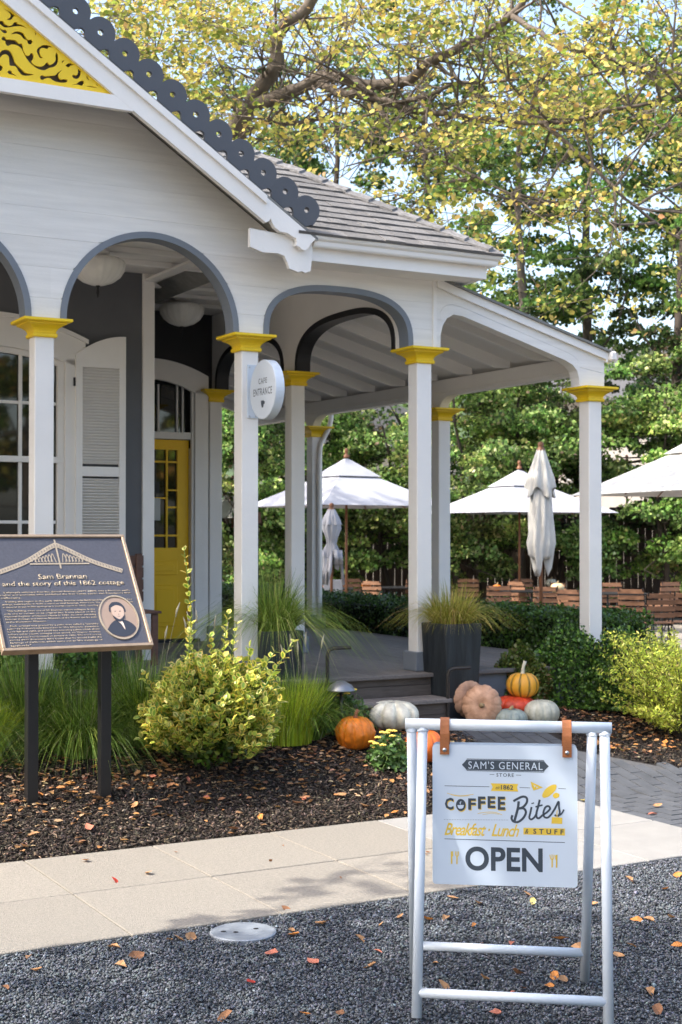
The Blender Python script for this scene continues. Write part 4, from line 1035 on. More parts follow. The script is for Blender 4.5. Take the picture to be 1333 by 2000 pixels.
orange = pump('orange_rind', (.62, .17, .012)); orange2 = pump('deep_orange_rind', (.60, .13, .02)); ivory = pump('ivory_rind', (.78, .73, .60), bump=.1); tanr = pump('dusty_tan_rind', (.52, .27, .155), (.62, .37, .24), .6, .3)
bluer = pump('blue_green_rind', (.22, .27, .25), (.32, .36, .32)); pale = pump('pale_grey_rind', (.44, .45, .36), (.55, .54, .46)); redr = pump('red_rind', (.55, .055, .02))
pumpkin(.10, 9.90, .138, .86, 11, .10, orange, 'warty bright orange pumpkin left of the yellow flowering plant', warts=46, seed=3, stem_m=mat('red_stem', (.25, .09, .05)))
pumpkin(.375, 10.40, .195, .55, 9, .26, ivory, 'wide flat ivory white lobed pumpkin in front of the steps', stem_h=.0, seed=1)
pumpkin(.57, 9.80, .135, .85, 12, .08, orange2, 'smooth deep orange pumpkin partly hidden behind the sign leg', seed=2)
pumpkin(.94, 10.92, .165, .80, 12, .07, tanr, 'large dusty tan pumpkin behind the other tan one by the planter', tilt=(R(70), 0, R(24)), stem_h=0, seed=4)
pumpkin(1.06, 10.72, .155, .62, 12, .06, tanr, 'large dusty tan pumpkin lying on its side with its base facing out', tilt=(R(82), 0, R(-8)), stem_h=.008, seed=5)
pumpkin(1.275, 10.70, .128, .62, 12, .07, bluer, 'small blue green pumpkin between the tan one and the pale one', stem_h=.01, seed=6)
pumpkin(1.53, 10.86, .135, .76, 12, .06, pale, 'pale grey cream pumpkin at the right end of the pile', stem_h=.0, seed=7)
pumpkin(1.345, 11.02, .165, .50, 11, .08, redr, 'flattened red pumpkin under the striped one', stem_h=.0, seed=8)
pumpkin(1.405, 11.02, .125, .80, 10, .07, orange, 'yellow and green striped pumpkin with a curved pale stem on top of the pile', z=gz(1.4, 11.02) + .150, stem_h=.085, seed=9, stem_m=mat('pale_stem', (.55, .52, .40)), stripes=((.70, .33, .03), (.05, .07, .015)))

# ------------------------------------------------------------------ commemorative plaque
pc = Vector((-1.645, 8.50, 0)); gzp = gz(pc.x, pc.y)
pq = empty('memorial_plaque', (pc.x, pc.y, gzp), TH, label='bronze framed story plaque on two black posts in the mulch', cat='plaque')
for a in (-.205, .245): box('post', (a - .033, -.033, -.05), (a + .033, .033, 1.28 - gzp), blackpost, pq, .003)
PWd, PL = .90, .83; tl_ = R(-38)
PM = Matrix.Translation((0.0, -.0, 1.41 - gzp)) @ Matrix.Rotation(tl_, 4, 'X')
pb = MB(); pb.box((-PWd / 2, -.012, -PL / 2), (PWd / 2, .02, PL / 2), .004); pb = pb.build('plaque_panel', plaqueb, pq); pb.matrix_local = PM
q = MB(); e = .016
for a, b in (((-PWd / 2 - .003, -.026, PL / 2 - e), (PWd / 2 + .003, .024, PL / 2 + .003)), ((-PWd / 2 - .003, -.026, -PL / 2 - .003), (PWd / 2 + .003, .024, -PL / 2 + e)), ((-PWd / 2 - .003, -.026, -PL / 2 + e + .0005), (-PWd / 2 + e, .024, PL / 2 - e - .0005)), ((PWd / 2 - e, -.026, -PL / 2 + e + .0005), (PWd / 2 + .003, .024, PL / 2 - e - .0005))): q.box(a, b, .002)
q.build('frame', bronze, pb)
PT = lambda x, z: (x, z)
yy = -.0125
# gable emblem
em = []
for s_ in (-1, 1):
    em.append([(0, .345), (s_ * .06, .312), (s_ * .21, .215), (s_ * .385, .140)])
strokes('gable_emblem', [([em[0][0], em[0][1], em[0][2], em[0][3]], .032), ([em[1][0], em[1][1], em[1][2], em[1][3]], .032), ([(-.185, .200), (.185, .200)], .010), ([(0, .385), (0, .165)], .010)] +
        [([(s_ * a, .21), (s_ * (a + .015), .225 + (.17 - a) * .35), (s_ * (a + .03), .215)], .005) for s_ in (-1, 1) for a in (.02, .04, .06, .08, .10, .12, .14)], yy - .003, bronzet, pb)
for s_ in (-1, 1):      # pierced lattice of the cast gable
    for k in range(22):
        t = (k + .5) / 22; a = .385 * t; b = float(np.interp(a, [0, .06, .21, .385], [.345, .312, .215, .140]))
        strokes('lattice_opening', [([(s_ * a - .004, b + .007), (s_ * a + .004, b - .001)], .0035), ([(s_ * a - .004, b - .004), (s_ * a + .003, b - .009)], .003)], yy - .0042, plaqueb, pb)['kind'] = 'stuff'
fit_text('Sam Brannan', -.150, .085, .150, .125, yy, bronzet, pb, bold=.012, thick=.003)
fit_text('and the story of this 1862 cottage', -.375, .028, .375, .072, yy, bronzet, pb, bold=.010, thick=.003)
body = [("  Calistoga's visionary founder, Samuel Brannan (1819-1889), was a Mormon path-", -.40, .40), ("maker and journalist who published the first Texas, paper, San Francisco's first", -.40, .40), ("millionaire.", -.40, -.28), None,
        ("   Visiting this region in the early 1850s, Brannan was fascinated by the geothermal hot", -.40, .40), ("springs, inspiring him to build a resort to rival Saratoga, New York. He opened resort complete", -.40, .40), ("in several dozen Indian springs as a tourist resort in 1862, opening to his railroad Eastern.", -.40, .38), None,
        ("   This building, once one of 25 Brannan resort cottages, is the", -.40, .15), ("only one to remain on its original site. It was placed on the", -.40, .15), ("National Register of Historic Places in 1983. Another surviving", -.40, .15), ("Brannan Cottage and historic Museum of the Resort can be seen", -.40, .15), ("at the Sharpsteen Museum.", -.40, -.16), None,
        ("   Each cottage was graced by a palm tree called a \"scrubby", -.40, .15), ("palm\" by Robert Louis Stevenson in The Silverado Squatters.", -.40, .15), ("Look left and right, and you'll see towering palms which show", -.40, .15), ("where other resort cottages once stood, on Wapoo Avenue.", -.40, .15), ("Calistoga was incorporated on January 6, 1886. The word comes", -.40, .15), ("comes from Brannan's fairy boast that he would build the", -.40, .15), ("Saratoga of California, which came out as \"the Calistoga of", -.40, .15), ("Sarafornia.\"", -.40, -.28)]
z = .0
for ln in body:
    if ln is None: z -= .009; continue
    s_, a, b = ln
    fit_text(s_, a + (.02 if s_.startswith('  ') else 0), z - .0135, b, z, yy, bronzet, pb, bold=.019, thick=.0015, res=1); z -= .0192
oc = (.285, -.205)
def ell(rx, rz_, n=48, c=oc): return [(c[0] + rx * math.cos(2 * math.pi * k / n), c[1] + rz_ * math.sin(2 * math.pi * k / n)) for k in range(n)]
shape2d('portrait_rim', ell(.122, .160), [ell(.114, .150)], .008, bronzet, pb, M=Matrix.Translation((0, -.016, 0)))
md = shape2d('portrait_medallion', ell(.113, .149), [], .002, portraitm, pb, M=Matrix.Translation((0, -.0135, 0)))
ox, oz = oc
def sh(pts, m, y, nm): return shape2d(nm, [(ox + a, oz + b) for a, b in bl_(pts)], [], .0015, m, pb, M=Matrix.Translation((0, y, 0)))
sh([(-.09, -.085), (-.06, -.045), (-.025, -.02), (.0, -.03), (.03, -.02), (.065, -.04), (.09, -.08), (.06, -.12), (.0, -.14), (-.06, -.12)], portraitd, -.0160, 'coat_relief')
sh([(-.045, .085), (-.02, .110), (.02, .110), (.045, .085), (.052, .05), (.045, .04), (.040, .065), (.0, .085), (-.038, .065), (-.044, .04), (-.052, .05)], portraitd, -.0160, 'hair_relief')
sh([(-.036, .07), (.0, .088), (.036, .07), (.038, .03), (.028, -.005), (.0, -.024), (-.028, -.005), (-.038, .03)], mat('portrait_face', (.46, .34, .27), .4, .05), -.0172, 'face_relief')
sh([(-.038, .02), (-.03, -.012), (.0, -.034), (.03, -.012), (.038, .02), (.028, .005), (.0, -.016), (-.028, .005)], portraitd, -.0184, 'beard_relief')
for a, b, c_, d in ((-.015, .043, .006, .0018), (.015, .043, .006, .0018), (.002, .022, .0025, .002), (0, .006, .008, .0012)): sh([(a - c_, b), (a, b + d), (a + c_, b), (a, b - d)], portraitd, -.0184, 'feature_relief')
sh([(-.012, -.03), (.014, -.03), (.02, -.09), (.004, -.05)], mat('portrait_shirt', (.62, .5, .42)), -.0176, 'shirt_relief')

# ------------------------------------------------------------------ A-frame sign
def wp(x, y, z): return Vector((x, y, z))
sg = empty('sidewalk_sign', (.625, 5.375, 0), 0, label='white tubular A-frame sign with a hanging printed menu panel reading OPEN', cat='sign')
S0 = Vector((.625, 5.375, 0))
def tube(nm, a, b, r=.0205, m=steelw, par=None, n=20):
    q = MB(); q.tube([Vector(a) - S0, Vector(b) - S0], r, n); return q.build(nm, m, par or sg)
bl0, br0 = wp(.245, 5.42, 1.033), wp(1.012, 5.33, 1.028)
tube('top_bar', bl0, br0, .0215)
d_ = (br0 - bl0).normalized()
fl_t, fr_t = bl0 + d_ * .066, br0 - d_ * .026; bl_t, br_t = bl0 + d_ * .024, br0 - d_ * .072
fl_b, fr_b = wp(.272, 5.150, .012), wp(.944, 5.045, .008); bk_l, bk_r = wp(.292, 5.690, .012), wp(.952, 5.585, .012)
for a, b in ((fl_t, fl_b), (fr_t, fr_b), (bl_t, bk_l), (br_t, bk_r)): tube('leg', a - Vector((0, 0, .012)), b, .0190)
def on(a, b, z): t = (z - a.z) / (b.z - a.z); return a + (b - a) * t
tube('cross_bar', on(fl_t, fl_b, .095), on(fr_t, fr_b, .095), .0175); tube('cross_bar', on(bl_t, bk_l, .125), on(br_t, bk_r, .125), .0175)
for a, b in ((fl_t, fl_b), (fr_t, fr_b), (bl_t, bk_l), (br_t, bk_r)):
    dd = (b - a).normalized(); q = MB(); s_ = a + dd * .0225 - S0; q.tube([s_, s_ + dd * .004, s_ + dd * .008], [.0215, .0228, .0205], 20, cap=False); q.build('weld_collar', steelw, sg)
# panel
SW_, SH_ = .540, .525
pcx = (bl0 + br0) / 2 + d_ * (-.0); ang_s = math.atan2(d_.y, d_.x)
def panel(nm, yo, dz=0., rz=0.):
    o = empty(nm) if False else None
    rr = .014; pts = []
    for cx, cz, a0 in ((SW_ / 2 - rr, SH_ / 2 - rr, 0), (-SW_ / 2 + rr, SH_ / 2 - rr, 90), (-SW_ / 2 + rr, -SH_ / 2 + rr, 180), (SW_ / 2 - rr, -SH_ / 2 + rr, 270)):
        pts += [(cx + rr * math.cos(R(a0 + k * 18)), cz + rr * math.sin(R(a0 + k * 18))) for k in range(6)]
    q = MB(); q.prism(pts, -.002, .002); o = q.build(nm, panelw, sg)
    P0 = bl0 + d_ * (.374) - S0
    o.matrix_local = Matrix.Translation(P0 + Vector((0, 0, -.070 - SH_ / 2 + dz))) @ Matrix.Rotation(ang_s + rz, 4, 'Z') @ Matrix.Translation((0, yo, 0)) @ Matrix.Rotation(R(.2 if yo < 0 else -2.5), 4, 'X')
    return o
p1 = panel('sign_panel', -.024); p2 = panel('rear_panel', .026)
def zx(X): return (X - 10) / 1280 * SW_ - SW_ / 2
def zz(X, Y): return SH_ / 2 - (Y - 76 - .018 * (X - 10)) / 1264 * SH_
def ZP(X, Y): return (zx(X), zz(X, Y))
Y0 = -.0024
def ztext(s_, X0, Y0_, X1, Y1, m, y=Y0, **k):
    xm = (X0 + X1) / 2; return fit_text(s_, zx(X0), zz(xm, Y1), zx(X1), zz(xm, Y0_), y, m, p1, **k)
def zshape(nm, pts, m, y=Y0, holes=[], sm=False):
    pp_ = [ZP(*a) for a in pts]; pp_ = bl_(pp_) if sm else pp_
    q = shape2d(nm, pp_, [[ZP(*a) for a in h] for h in holes], .0002, m, p1, M=Matrix.Translation((0, y, 0))); return q
zshape('name_banner', [(272, 262), (300, 232), (318, 206), (995, 218), (1012, 245), (1040, 275), (1010, 305), (994, 330), (318, 317), (300, 292)], ink)
q_ = ztext("SAM'S GENERAL", 330, 234, 985, 302, panelw, y=Y0 - .0006, bold=.0, space=1.16, res=4)
# slab serifs on the banner letters
strokes('banner_edge', [([ZP(308, 222), ZP(322, 214), ZP(990, 226), ZP(1003, 236)], .0012), ([ZP(308, 300), ZP(322, 309), ZP(990, 321), ZP(1003, 312)], .0012)], Y0 - .0005, panelw, p1)
ztext('STORE', 578, 338, 733, 370, ink, bold=.012, space=1.25)
for ln_ in [([ZP(518, 349), ZP(560, 350)], .0018), ([ZP(752, 354), ZP(797, 355)], .0018), ([ZP(118, 452), ZP(516, 460)], .0020), ([ZP(782, 466), ZP(875, 469)], .0018), ([ZP(1122, 474), ZP(1188, 476)], .0018), ([ZP(116, 932), ZP(1180, 958)], .0022)]: strokes('rule', [ln_], Y0, ink, p1)
zshape('date_ribbon', [(528, 428), (770, 434), (760, 468), (772, 503), (530, 497), (545, 462)], inky)
ztext('est', 572, 456, 608, 482, ink, y=Y0 - .0006, shear=.3); ztext('1862', 618, 444, 727, 486, ink, y=Y0 - .0006, bold=.02)
strokes('flourish', [([ZP(140, 518), ZP(200, 535), ZP(280, 540), ZP(375, 528)], .0020), ([ZP(175, 532), ZP(250, 548), ZP(340, 540)], .0014), ([ZP(412, 702), ZP(480, 690), ZP(560, 690), ZP(628, 712)], .0020), ([ZP(455, 712), ZP(530, 700), ZP(600, 708)], .0014)], Y0, inky, p1)
for dx, dy, m_, y_ in ((6, 8, inky, Y0), (0, 0, ink, Y0 - .0006)):
    lt_ = [('C', 120, 560, 198, 668), ('F', 328, 565, 395, 668), ('F', 415, 548, 480, 660), ('E', 500, 545, 568, 652), ('E', 590, 548, 655, 668)]
    for ch, a, b, c_, d in lt_: ztext(ch, a + dx, b + dy, c_ + dx, d + dy, m_, y=y_, bold=.035, name='coffee_letter')
    zshape('coffee_letter', [(262 + dx + 43 * math.cos(t), 625 + dy + 55 * math.sin(t)) for t in [2 * math.pi * k / 24 for k in range(24)]], m_, y=y_)
zshape('cup_symbol', [(232, 625), (290, 625), (284, 650), (270, 658), (250, 658), (238, 648)], panelw, y=Y0 - .0012); strokes('cup_steam', [([ZP(262, 618), ZP(256, 605), ZP(266, 594)], .003)], Y0 - .0012, panelw, p1)
# script word
wd = .0085
strokes('script_word', [([ZP(775, 590), ZP(768, 650), ZP(750, 720), ZP(735, 775)], wd * 1.1),
 ([ZP(728, 590), ZP(760, 570), ZP(810, 548), ZP(845, 560), ZP(846, 600), ZP(815, 640), ZP(775, 655)], wd),
 ([ZP(775, 655), ZP(820, 655), ZP(838, 690), ZP(815, 740), ZP(770, 775), ZP(730, 772), ZP(712, 745), ZP(720, 715)], wd),
 ([ZP(888, 640), ZP(878, 690), ZP(868, 735), ZP(885, 752), ZP(915, 730), ZP(935, 690)], wd * .85), ([ZP(897, 602), ZP(900, 612)], wd * 1.2),
 ([ZP(960, 575), ZP(945, 640), ZP(930, 700), ZP(935, 735), ZP(955, 740), ZP(985, 712)], wd * .9), ([ZP(922, 640), ZP(985, 622)], wd * .7),
 ([ZP(985, 712), ZP(1020, 690), ZP(1050, 655), ZP(1035, 632), ZP(1008, 645), ZP(992, 690), ZP(1000, 728), ZP(1030, 735), ZP(1062, 705)], wd * .85),
 ([ZP(1062, 705), ZP(1095, 650), ZP(1125, 592), ZP(1128, 640), ZP(1135, 690), ZP(1120, 720), ZP(1090, 712)], wd * .85), ([ZP(1120, 720), ZP(1150, 700), ZP(1172, 662)], wd * .7)], Y0, ink, p1)
# food symbols
zshape('pizza_symbol', [(880, 412), (990, 465), (905, 492), (890, 460)], inky, holes=[[(905, 440), (925, 448), (915, 465)], [(930, 455), (950, 462), (932, 474)]])
zshape('bread_symbol', [(985, 520), (1010, 480), (1060, 445), (1100, 438), (1108, 460), (1090, 500), (1040, 545), (1000, 558), (982, 545)], inky, sm=True)
zshape('bun_symbol', [(1075, 530), (1100, 512), (1130, 522), (1128, 548), (1100, 562), (1078, 550)], inky, sm=True)
zshape('cake_symbol', [(1066, 730), (1158, 735), (1156, 792), (1062, 788)], inky); strokes('candle', [([ZP(1112, 728), ZP(1110, 690), ZP(1114, 668)], .003)], Y0 - .0007, inky, p1)
q = MB()
for k in range(40):
    X = 116 + k * 14.4; c_ = ZP(X, 758 + .02 * k); r_ = .0013
    q.add([(c_[0] + r_ * math.cos(t), Y0, c_[1] + r_ * math.sin(t)) for t in [2 * math.pi * j / 6 for j in range(6)]], [tuple(range(6))])
q.build('dotted_rule', ink, p1)
ztext('Breakfast · Lunch', 116, 792, 778, 905, inky, shear=.42, bold=.012, space=.86)
zshape('stuff_ribbon', [(816, 828), (1180, 832), (1180, 895), (816, 888)], inky)
ztext('&', 828, 838, 862, 880, ink, y=Y0 - .0006, shear=.3, bold=.01); ztext('STUFF', 902, 838, 1168, 884, ink, y=Y0 - .0006, bold=.025, space=1.7)
ztext('OPEN', 302, 1004, 985, 1222, ink, bold=.028, space=1.02, res=8)
strokes('cutlery', [([ZP(180, 1045), ZP(180, 1158)], .0055), ([ZP(186, 1045), ZP(187, 1090)], .0055), ([ZP(228, 1085), ZP(227, 1160)], .005), ([ZP(214, 1045), ZP(216, 1080), ZP(228, 1090), ZP(240, 1080), ZP(241, 1045)], .003), ([ZP(228, 1045), ZP(228, 1085)], .003),
 ([ZP(1068, 1105), ZP(1067, 1182)], .005), ([ZP(1048, 1068), ZP(1054, 1100), ZP(1067, 1110), ZP(1080, 1100), ZP(1085, 1068)], .003), ([ZP(1067, 1066), ZP(1067, 1105)], .003), ([ZP(1108, 1068), ZP(1106, 1184)], .0055), ([ZP(1101, 1072), ZP(1100, 1112)], .0055)], Y0, inky, p1)
# leather straps
for t_, nm in ((.150, 0), (.606, 1)):
    c_ = bl0 + d_ * t_ - S0; q = MB(); pts = []
    pr = [(-.0335, -.108), (-.0325, -.03), (-.0245, .0), (-.0165, .0175), (0, .0245), (.0165, .0175), (.0245, 0), (.0285, -.02), (.0300, -.108)]
    vs = []; wv = .0172; dv = Vector((d_.x, d_.y, 0)).normalized(); nv = Vector((-dv.y, dv.x, 0))
    for (a, b) in pr:
        for e_ in (-wv, wv): vs.append(c_ + dv * e_ + nv * a + Vector((0, 0, b)))
    q.add(vs, [(2 * i, 2 * i + 1, 2 * i + 3, 2 * i + 2) for i in range(len(pr) - 1)])
    o = q.build('leather_strap', leather, sg); so = o.modifiers.new('s', 'SOLIDIFY'); so.thickness = .003; so.offset = 1
    q = MB(); q.lathe([(0, .005), (.004, .0046), (.0075, .002), (.008, 0)], 16); rv = q.build('rivet', steel, o); rv.matrix_local = Matrix.Translation(c_ + nv * -.0372 + Vector((0, 0, -.090))) @ Matrix.Rotation(ang_s, 4, 'Z') @ Matrix.Rotation(R(90), 4, 'X')

# ------------------------------------------------------------------ round metal cover
cv = empty('access_cover', (-.43, 6.27, -.032), 0, label='round grey metal access cover flush in the gravel beside the sidewalk', cat='cover')
q = MB(); q.lathe([(0, .045), (.140, .045), (.146, .041), (.147, -.02), (0, -.02)], 56, smooth=False); q.build('lid', coverm, cv)
for a, b in ((-.085, -.01), (.055, .035), (-.03, -.02)):
    q = MB(); q.lathe([(0, .0462), (.011, .0462), (.012, .0452)], 16, c=(a, b, 0)); q.build('bolt_recess', blackm, cv)

# ------------------------------------------------------------------ fallen leaves
lc = {'tan': (.42, .23, .11), 'orange': (.55, .22, .06), 'brown': (.25, .12, .06), 'yellow': (.55, .45, .16), 'red': (.48, .05, .03), 'pink': (.48, .17, .11)}
lmesh = {}
for nm, c_ in lc.items():
    for vv in range(3):
        pts = [(0, 0, .004), (.22, .20, .02), (.5, .30, .03), (.8, .17, .02), (1, 0, .01), (.8, -.17, .024), (.5, -.28, .026), (.22, -.18, .014), (.5, 0, -.004 if vv else .006)]
        cu = (.8, -.5, 1.3)[vv]; V = [((x - .5) + random.uniform(-.05, .05), y * (1, .8, 1.15)[vv] * random.uniform(.75, 1.3), z * 2.2 + cu * .5 * (x - .5) ** 2 + abs(y) * .25) for x, y, z in pts]
        F = [(8, i, (i + 1) % 8) for i in range(8)]
        cc = np.array([np.array(c_) * (.75 + .5 * random.random()) for _ in F])
        me = npmesh('fallen_leaf', np.array(V), np.array(F), cc, smooth=False); me.materials.append(dryM); lmesh[(nm, vv)] = me
desc = {'tan': 'dry tan leaf', 'orange': 'dry orange leaf', 'brown': 'curled brown leaf', 'yellow': 'pale yellow leaf', 'red': 'dark red leaf', 'pink': 'reddish tan leaf'}
def put_leaf(x, y, z, c_, surf, s_=None):
    o = bpy.data.objects.new('fallen_leaf', lmesh[(c_, random.randrange(3))]); COL.objects.link(o)
    o.location = (x, y, z); o.rotation_euler = (random.gauss(0, .28), random.gauss(0, .28), random.uniform(0, 6.28)); k = s_ or random.uniform(.045, .085); o.scale = (k, k, k)
    tag(o, label=desc[c_] + ' lying ' + surf, cat='leaf', group=desc[c_].replace('leaf', 'leaves') + ' lying ' + surf)
def g0(px, py, Z=0.):      # a point of the level ground seen at photo pixel px, py (used once to lay out the leaves)
    a = (px - 666.5) / 2777; b = -(py - 1000) / 2777; p_ = R(.93); dy = math.cos(p_) - b * math.sin(p_); dz = math.sin(p_) + b * math.cos(p_); t = (Z - EYE) / dz; return a * t, dy * t
for (px, py, c_) in [(705, 1838, 'tan'), (570, 1822, 'tan'), (575, 1830, 'orange'), (350, 1838, 'tan'), (370, 1836, 'tan'), (235, 1888, 'tan'), (222, 1852, 'tan'), (490, 1923, 'red'), (530, 1868, 'pink'), (612, 1885, 'pink'), (725, 1892, 'tan'), (665, 1985, 'brown'), (745, 1810, 'tan'), (782, 1795, 'tan'), (630, 1808, 'tan'), (55, 1872, 'tan'), (265, 1872, 'brown'), (885, 1860, 'brown'), (960, 1865, 'yellow'), (1000, 1845, 'pink'), (1095, 1838, 'orange'), (1135, 1855, 'tan'), (1100, 1920, 'tan'), (1085, 1912, 'orange'),
                     (1210, 1872, 'tan'), (1235, 1850, 'tan'), (1270, 1800, 'tan'), (1325, 1850, 'orange'), (1310, 1795, 'tan'), (1245, 1800, 'orange'), (1270, 1940, 'tan'), (1285, 1978, 'brown'), (1230, 1720, 'tan'), (1300, 1740, 'orange'), (885, 1758, 'tan'), (935, 1768, 'tan'), (1030, 1750, 'tan'), (1160, 1770, 'tan'), (1040, 1765, 'yellow'), (970, 1985, 'pink'), (868, 1932, 'tan'), (945, 1915, 'tan'), (1010, 1905, 'brown'), (870, 1795, 'tan'), (835, 1800, 'orange'), (10, 1932, 'brown'), (70, 1900, 'tan'), (440, 1990, 'brown'), (560, 1780, 'brown')]:
    x, y = g0(px, py); put_leaf(x, y, .008, c_, 'on the dark gravel', random.uniform(.05, .085))
for _ in range(34):
    u = random.uniform(-3.6, 1.2); v = -3.6 - 1.9 * random.random(); x, y, _z = W(u, v)
    if abs(x) < .27 * y: put_leaf(x, y, .009, random.choice(['tan', 'tan', 'orange', 'brown', 'pink']), 'on the dark gravel', random.uniform(.03, .06))
for (px, py, c_) in [(168, 1687, 'orange'), (290, 1712, 'tan'), (225, 1728, 'red')]:
    x, y = g0(px, py); put_leaf(x, y, .017, c_, 'on the concrete sidewalk', .065)
for _ in range(8):
    u = random.uniform(-3.5, -.2); v = random.uniform(-3.3, -2); x, y, _z = W(u, v); put_leaf(x, y, .016, 'brown', 'on the concrete sidewalk', .028)
for (px, py, c_) in [(1275, 1577, 'pink'), (1140, 1553, 'yellow'), (1215, 1498, 'yellow'), (1285, 1563, 'tan')]:
    x, y = g0(px, py, .05); put_leaf(x, y, gz(x, y) + .012, c_, 'on the grey pavers', .07)
n1 = 0
while n1 < 185:
    if random.random() < .62: u = random.uniform(-4.4, -.05); v = random.choice([random.uniform(-1.85, -.45), random.gauss(-.9, .25)])
    else: u = random.uniform(.7, 2.9); v = random.choice([random.uniform(-1.7, .1), random.gauss(-1.0, .25)])
    x, y, _z = W(u, v)
    if abs(x) > .26 * y or v < -1.85 or (u > 0 and u < .72 + max(0, -1.05 - v) * .95 + .05): continue
    put_leaf(x, y, gz(x, y) + .018, random.choice(['tan', 'tan', 'orange', 'brown', 'pink', 'tan']), 'on the dark mulch', random.uniform(.04, .085)); n1 += 1
U = np.concatenate([rng.uniform(-4.6, -.1, 2600), rng.uniform(.9, 3.6, 1500)]); V = np.concatenate([rng.normal(-.7, .42, 2600), rng.normal(-.6, .5, 1500)]).clip(-1.84, 1)
ok = ~((U > 0) & (U < .78 + np.maximum(0, -1.05 - V) * .95)); U, V = U[ok], V[ok]; X = OX + U * CT - V * ST; Y = OY + U * ST + V * CT; n = len(X)
link('leaf_litter', leaves_mesh('leaf_litter', np.stack([X, Y, gzn(X, Y) + .012 + rng.uniform(0, .012, n)], 1), rng.uniform(.02, .06, n), pal(n, [(.36, .19, .09), (.46, .22, .08), (.22, .11, .06), (.5, .34, .2)]), flat=.75), dryM, None, label='small dry leaf litter scattered through the mulch beds', cat='leaf litter', kind='stuff')

# ------------------------------------------------------------------ patio furniture
def fold_chair():
    c = empty('patio_chair', (0, 0, 0), 0, cat='chair', group='slatted folding chairs on the patio')
    for i in range(5): box('seat_slat', (-.20, -.20 + i * .082, .445), (.20, -.128 + i * .082, .460), wood, c, .003)
    q0 = None
    for i in range(4):
        z = .535 + i * .093; y = -.235 - (z - .46) * .25
        o = box('back_slat', (-.20, y - .008, z), (.20, y + .008, z + .068), wood, c, .003)
    for s_ in (-1, 1):
        for a, b in (((s_ * .185, -.355, .90), (s_ * .185, .18, .0)), ((s_ * .17, .19, .45), (s_ * .17, -.22, 0))):
            q = MB(); q.tube([a, b], .010, 6, smooth=False); q.build('leg', blackm, c)
    for y_, z in ((.17, .02), (-.21, .02), (-.07, .42)):
        q = MB(); q.tube([(-.18, y_, z), (.18, y_, z)], .008, 6); q.build('stretcher', blackm, c)
    return c
def at(px, Y): return (px - 666.5) / 2777 * Y
chairs = [(628, 27.0, 170, 'at the far left beside the black stand'), (682, 27.5, 185, 'with a white table in front, under the open umbrella'), (742, 26.0, 150, 'right of the orange gourd under the open umbrella'), (800, 27, 200, 'just left of the third post'), (915, 27.5, 175, 'behind the golden planter grass'),
          (972, 23.6, 178, 'nearest row, first right of the planter grass'), (1012, 27.5, 190, 'back row left of the closed umbrella'), (1032, 25.6, 130, 'turned sideways left of the closed umbrella'), (1062, 23.2, 178, 'directly below the closed umbrella'), (1118, 25.0, 120, 'turned sideways left of the outermost post'),
          (1130, 22.0, 140, 'half hidden by the outermost post'), (1185, 25.2, 182, 'just right of the outermost post'), (1238, 22.2, 160, 'far left of the right edge group'), (1285, 20.6, 176, 'middle of the right edge group'), (1330, 20.8, 172, 'cut by the right edge'), (1290, 25.5, 200, 'behind the right edge group')]
c0 = fold_chair()
for i, (px, Y, a, d) in enumerate(chairs):
    o = c0 if i == 0 else copy_tree(c0); x = at(px, Y); o.location = (x, Y, gz(x, Y)); o.rotation_euler = (0, 0, R(a + 180)); o['label'] = 'brown slatted folding chair ' + d
def table():
    t = empty('patio_table', (0, 0, 0), 0, cat='table', group='small dark patio tables')
    box('table_top', (-.38, -.38, .72), (.38, .38, .745), blackm, t)
    for a in (-.3, .3):
        for b in (-.3, .3): box('leg', (a - .015, b - .015, 0), (a + .015, b + .015, .719), blackm, t)
    return t
tabs = [(1110, 24.0, 'between the closed umbrella and the outermost post'), (1215, 24.0, 'right of the outermost post'), (1010, 25.0, 'left of the closed umbrella'), (780, 26.8, 'left of the third post'), (650, 26.2, 'under the open umbrella seen through the porch'), (1320, 23.2, 'at the right edge')]
t0 = table()
for i, (px, Y, d) in enumerate(tabs):
    o = t0 if i == 0 else copy_tree(t0); x = at(px, Y); o.location = (x, Y, gz(x, Y)); o['label'] = 'small black metal table ' + d
for px, Y, r_, m_, lab in [(716, 25.9, .09, orange, 'small orange pumpkin on a table seen between the posts'), (971, 24.7, .08, orange, 'small orange pumpkin on the table left of the closed umbrella'), (1089, 24.0, .115, pump('cream_rind', (.72, .55, .30)), 'small cream yellow pumpkin right of the closed umbrella pole'), (1077, 27.0, .10, pale, 'small pale pumpkin on the far table by the closed umbrella')]:
    x = at(px, Y); p = pumpkin(x, Y, r_, .75, 10, .08, m_, lab, z=gz(x, Y) + .745 + .0, stem_h=.03)
q = MB(); q.box((-.17, -.02, .30), (.17, .02, .93), .01); q.box((-.17, -.3, .28), (.17, -.02, .32), .01); o = q.build('white_chair', canvas, None, label='white plastic chair back between brown chairs under the umbrella', cat='chair'); x = at(651, 25.2); o.location = (x, 25.2, gz(x, 25.2))
x = at(860, 22); q = MB(); q.lathe([(0, .0), (.09, 0), (.14, .32), (.135, .32), (.09, .03)], 20); q.build('white_bucket', canvas, None, label='white tapered bucket beside the third post behind the grass', cat='bucket').location = (x, 22, .80)

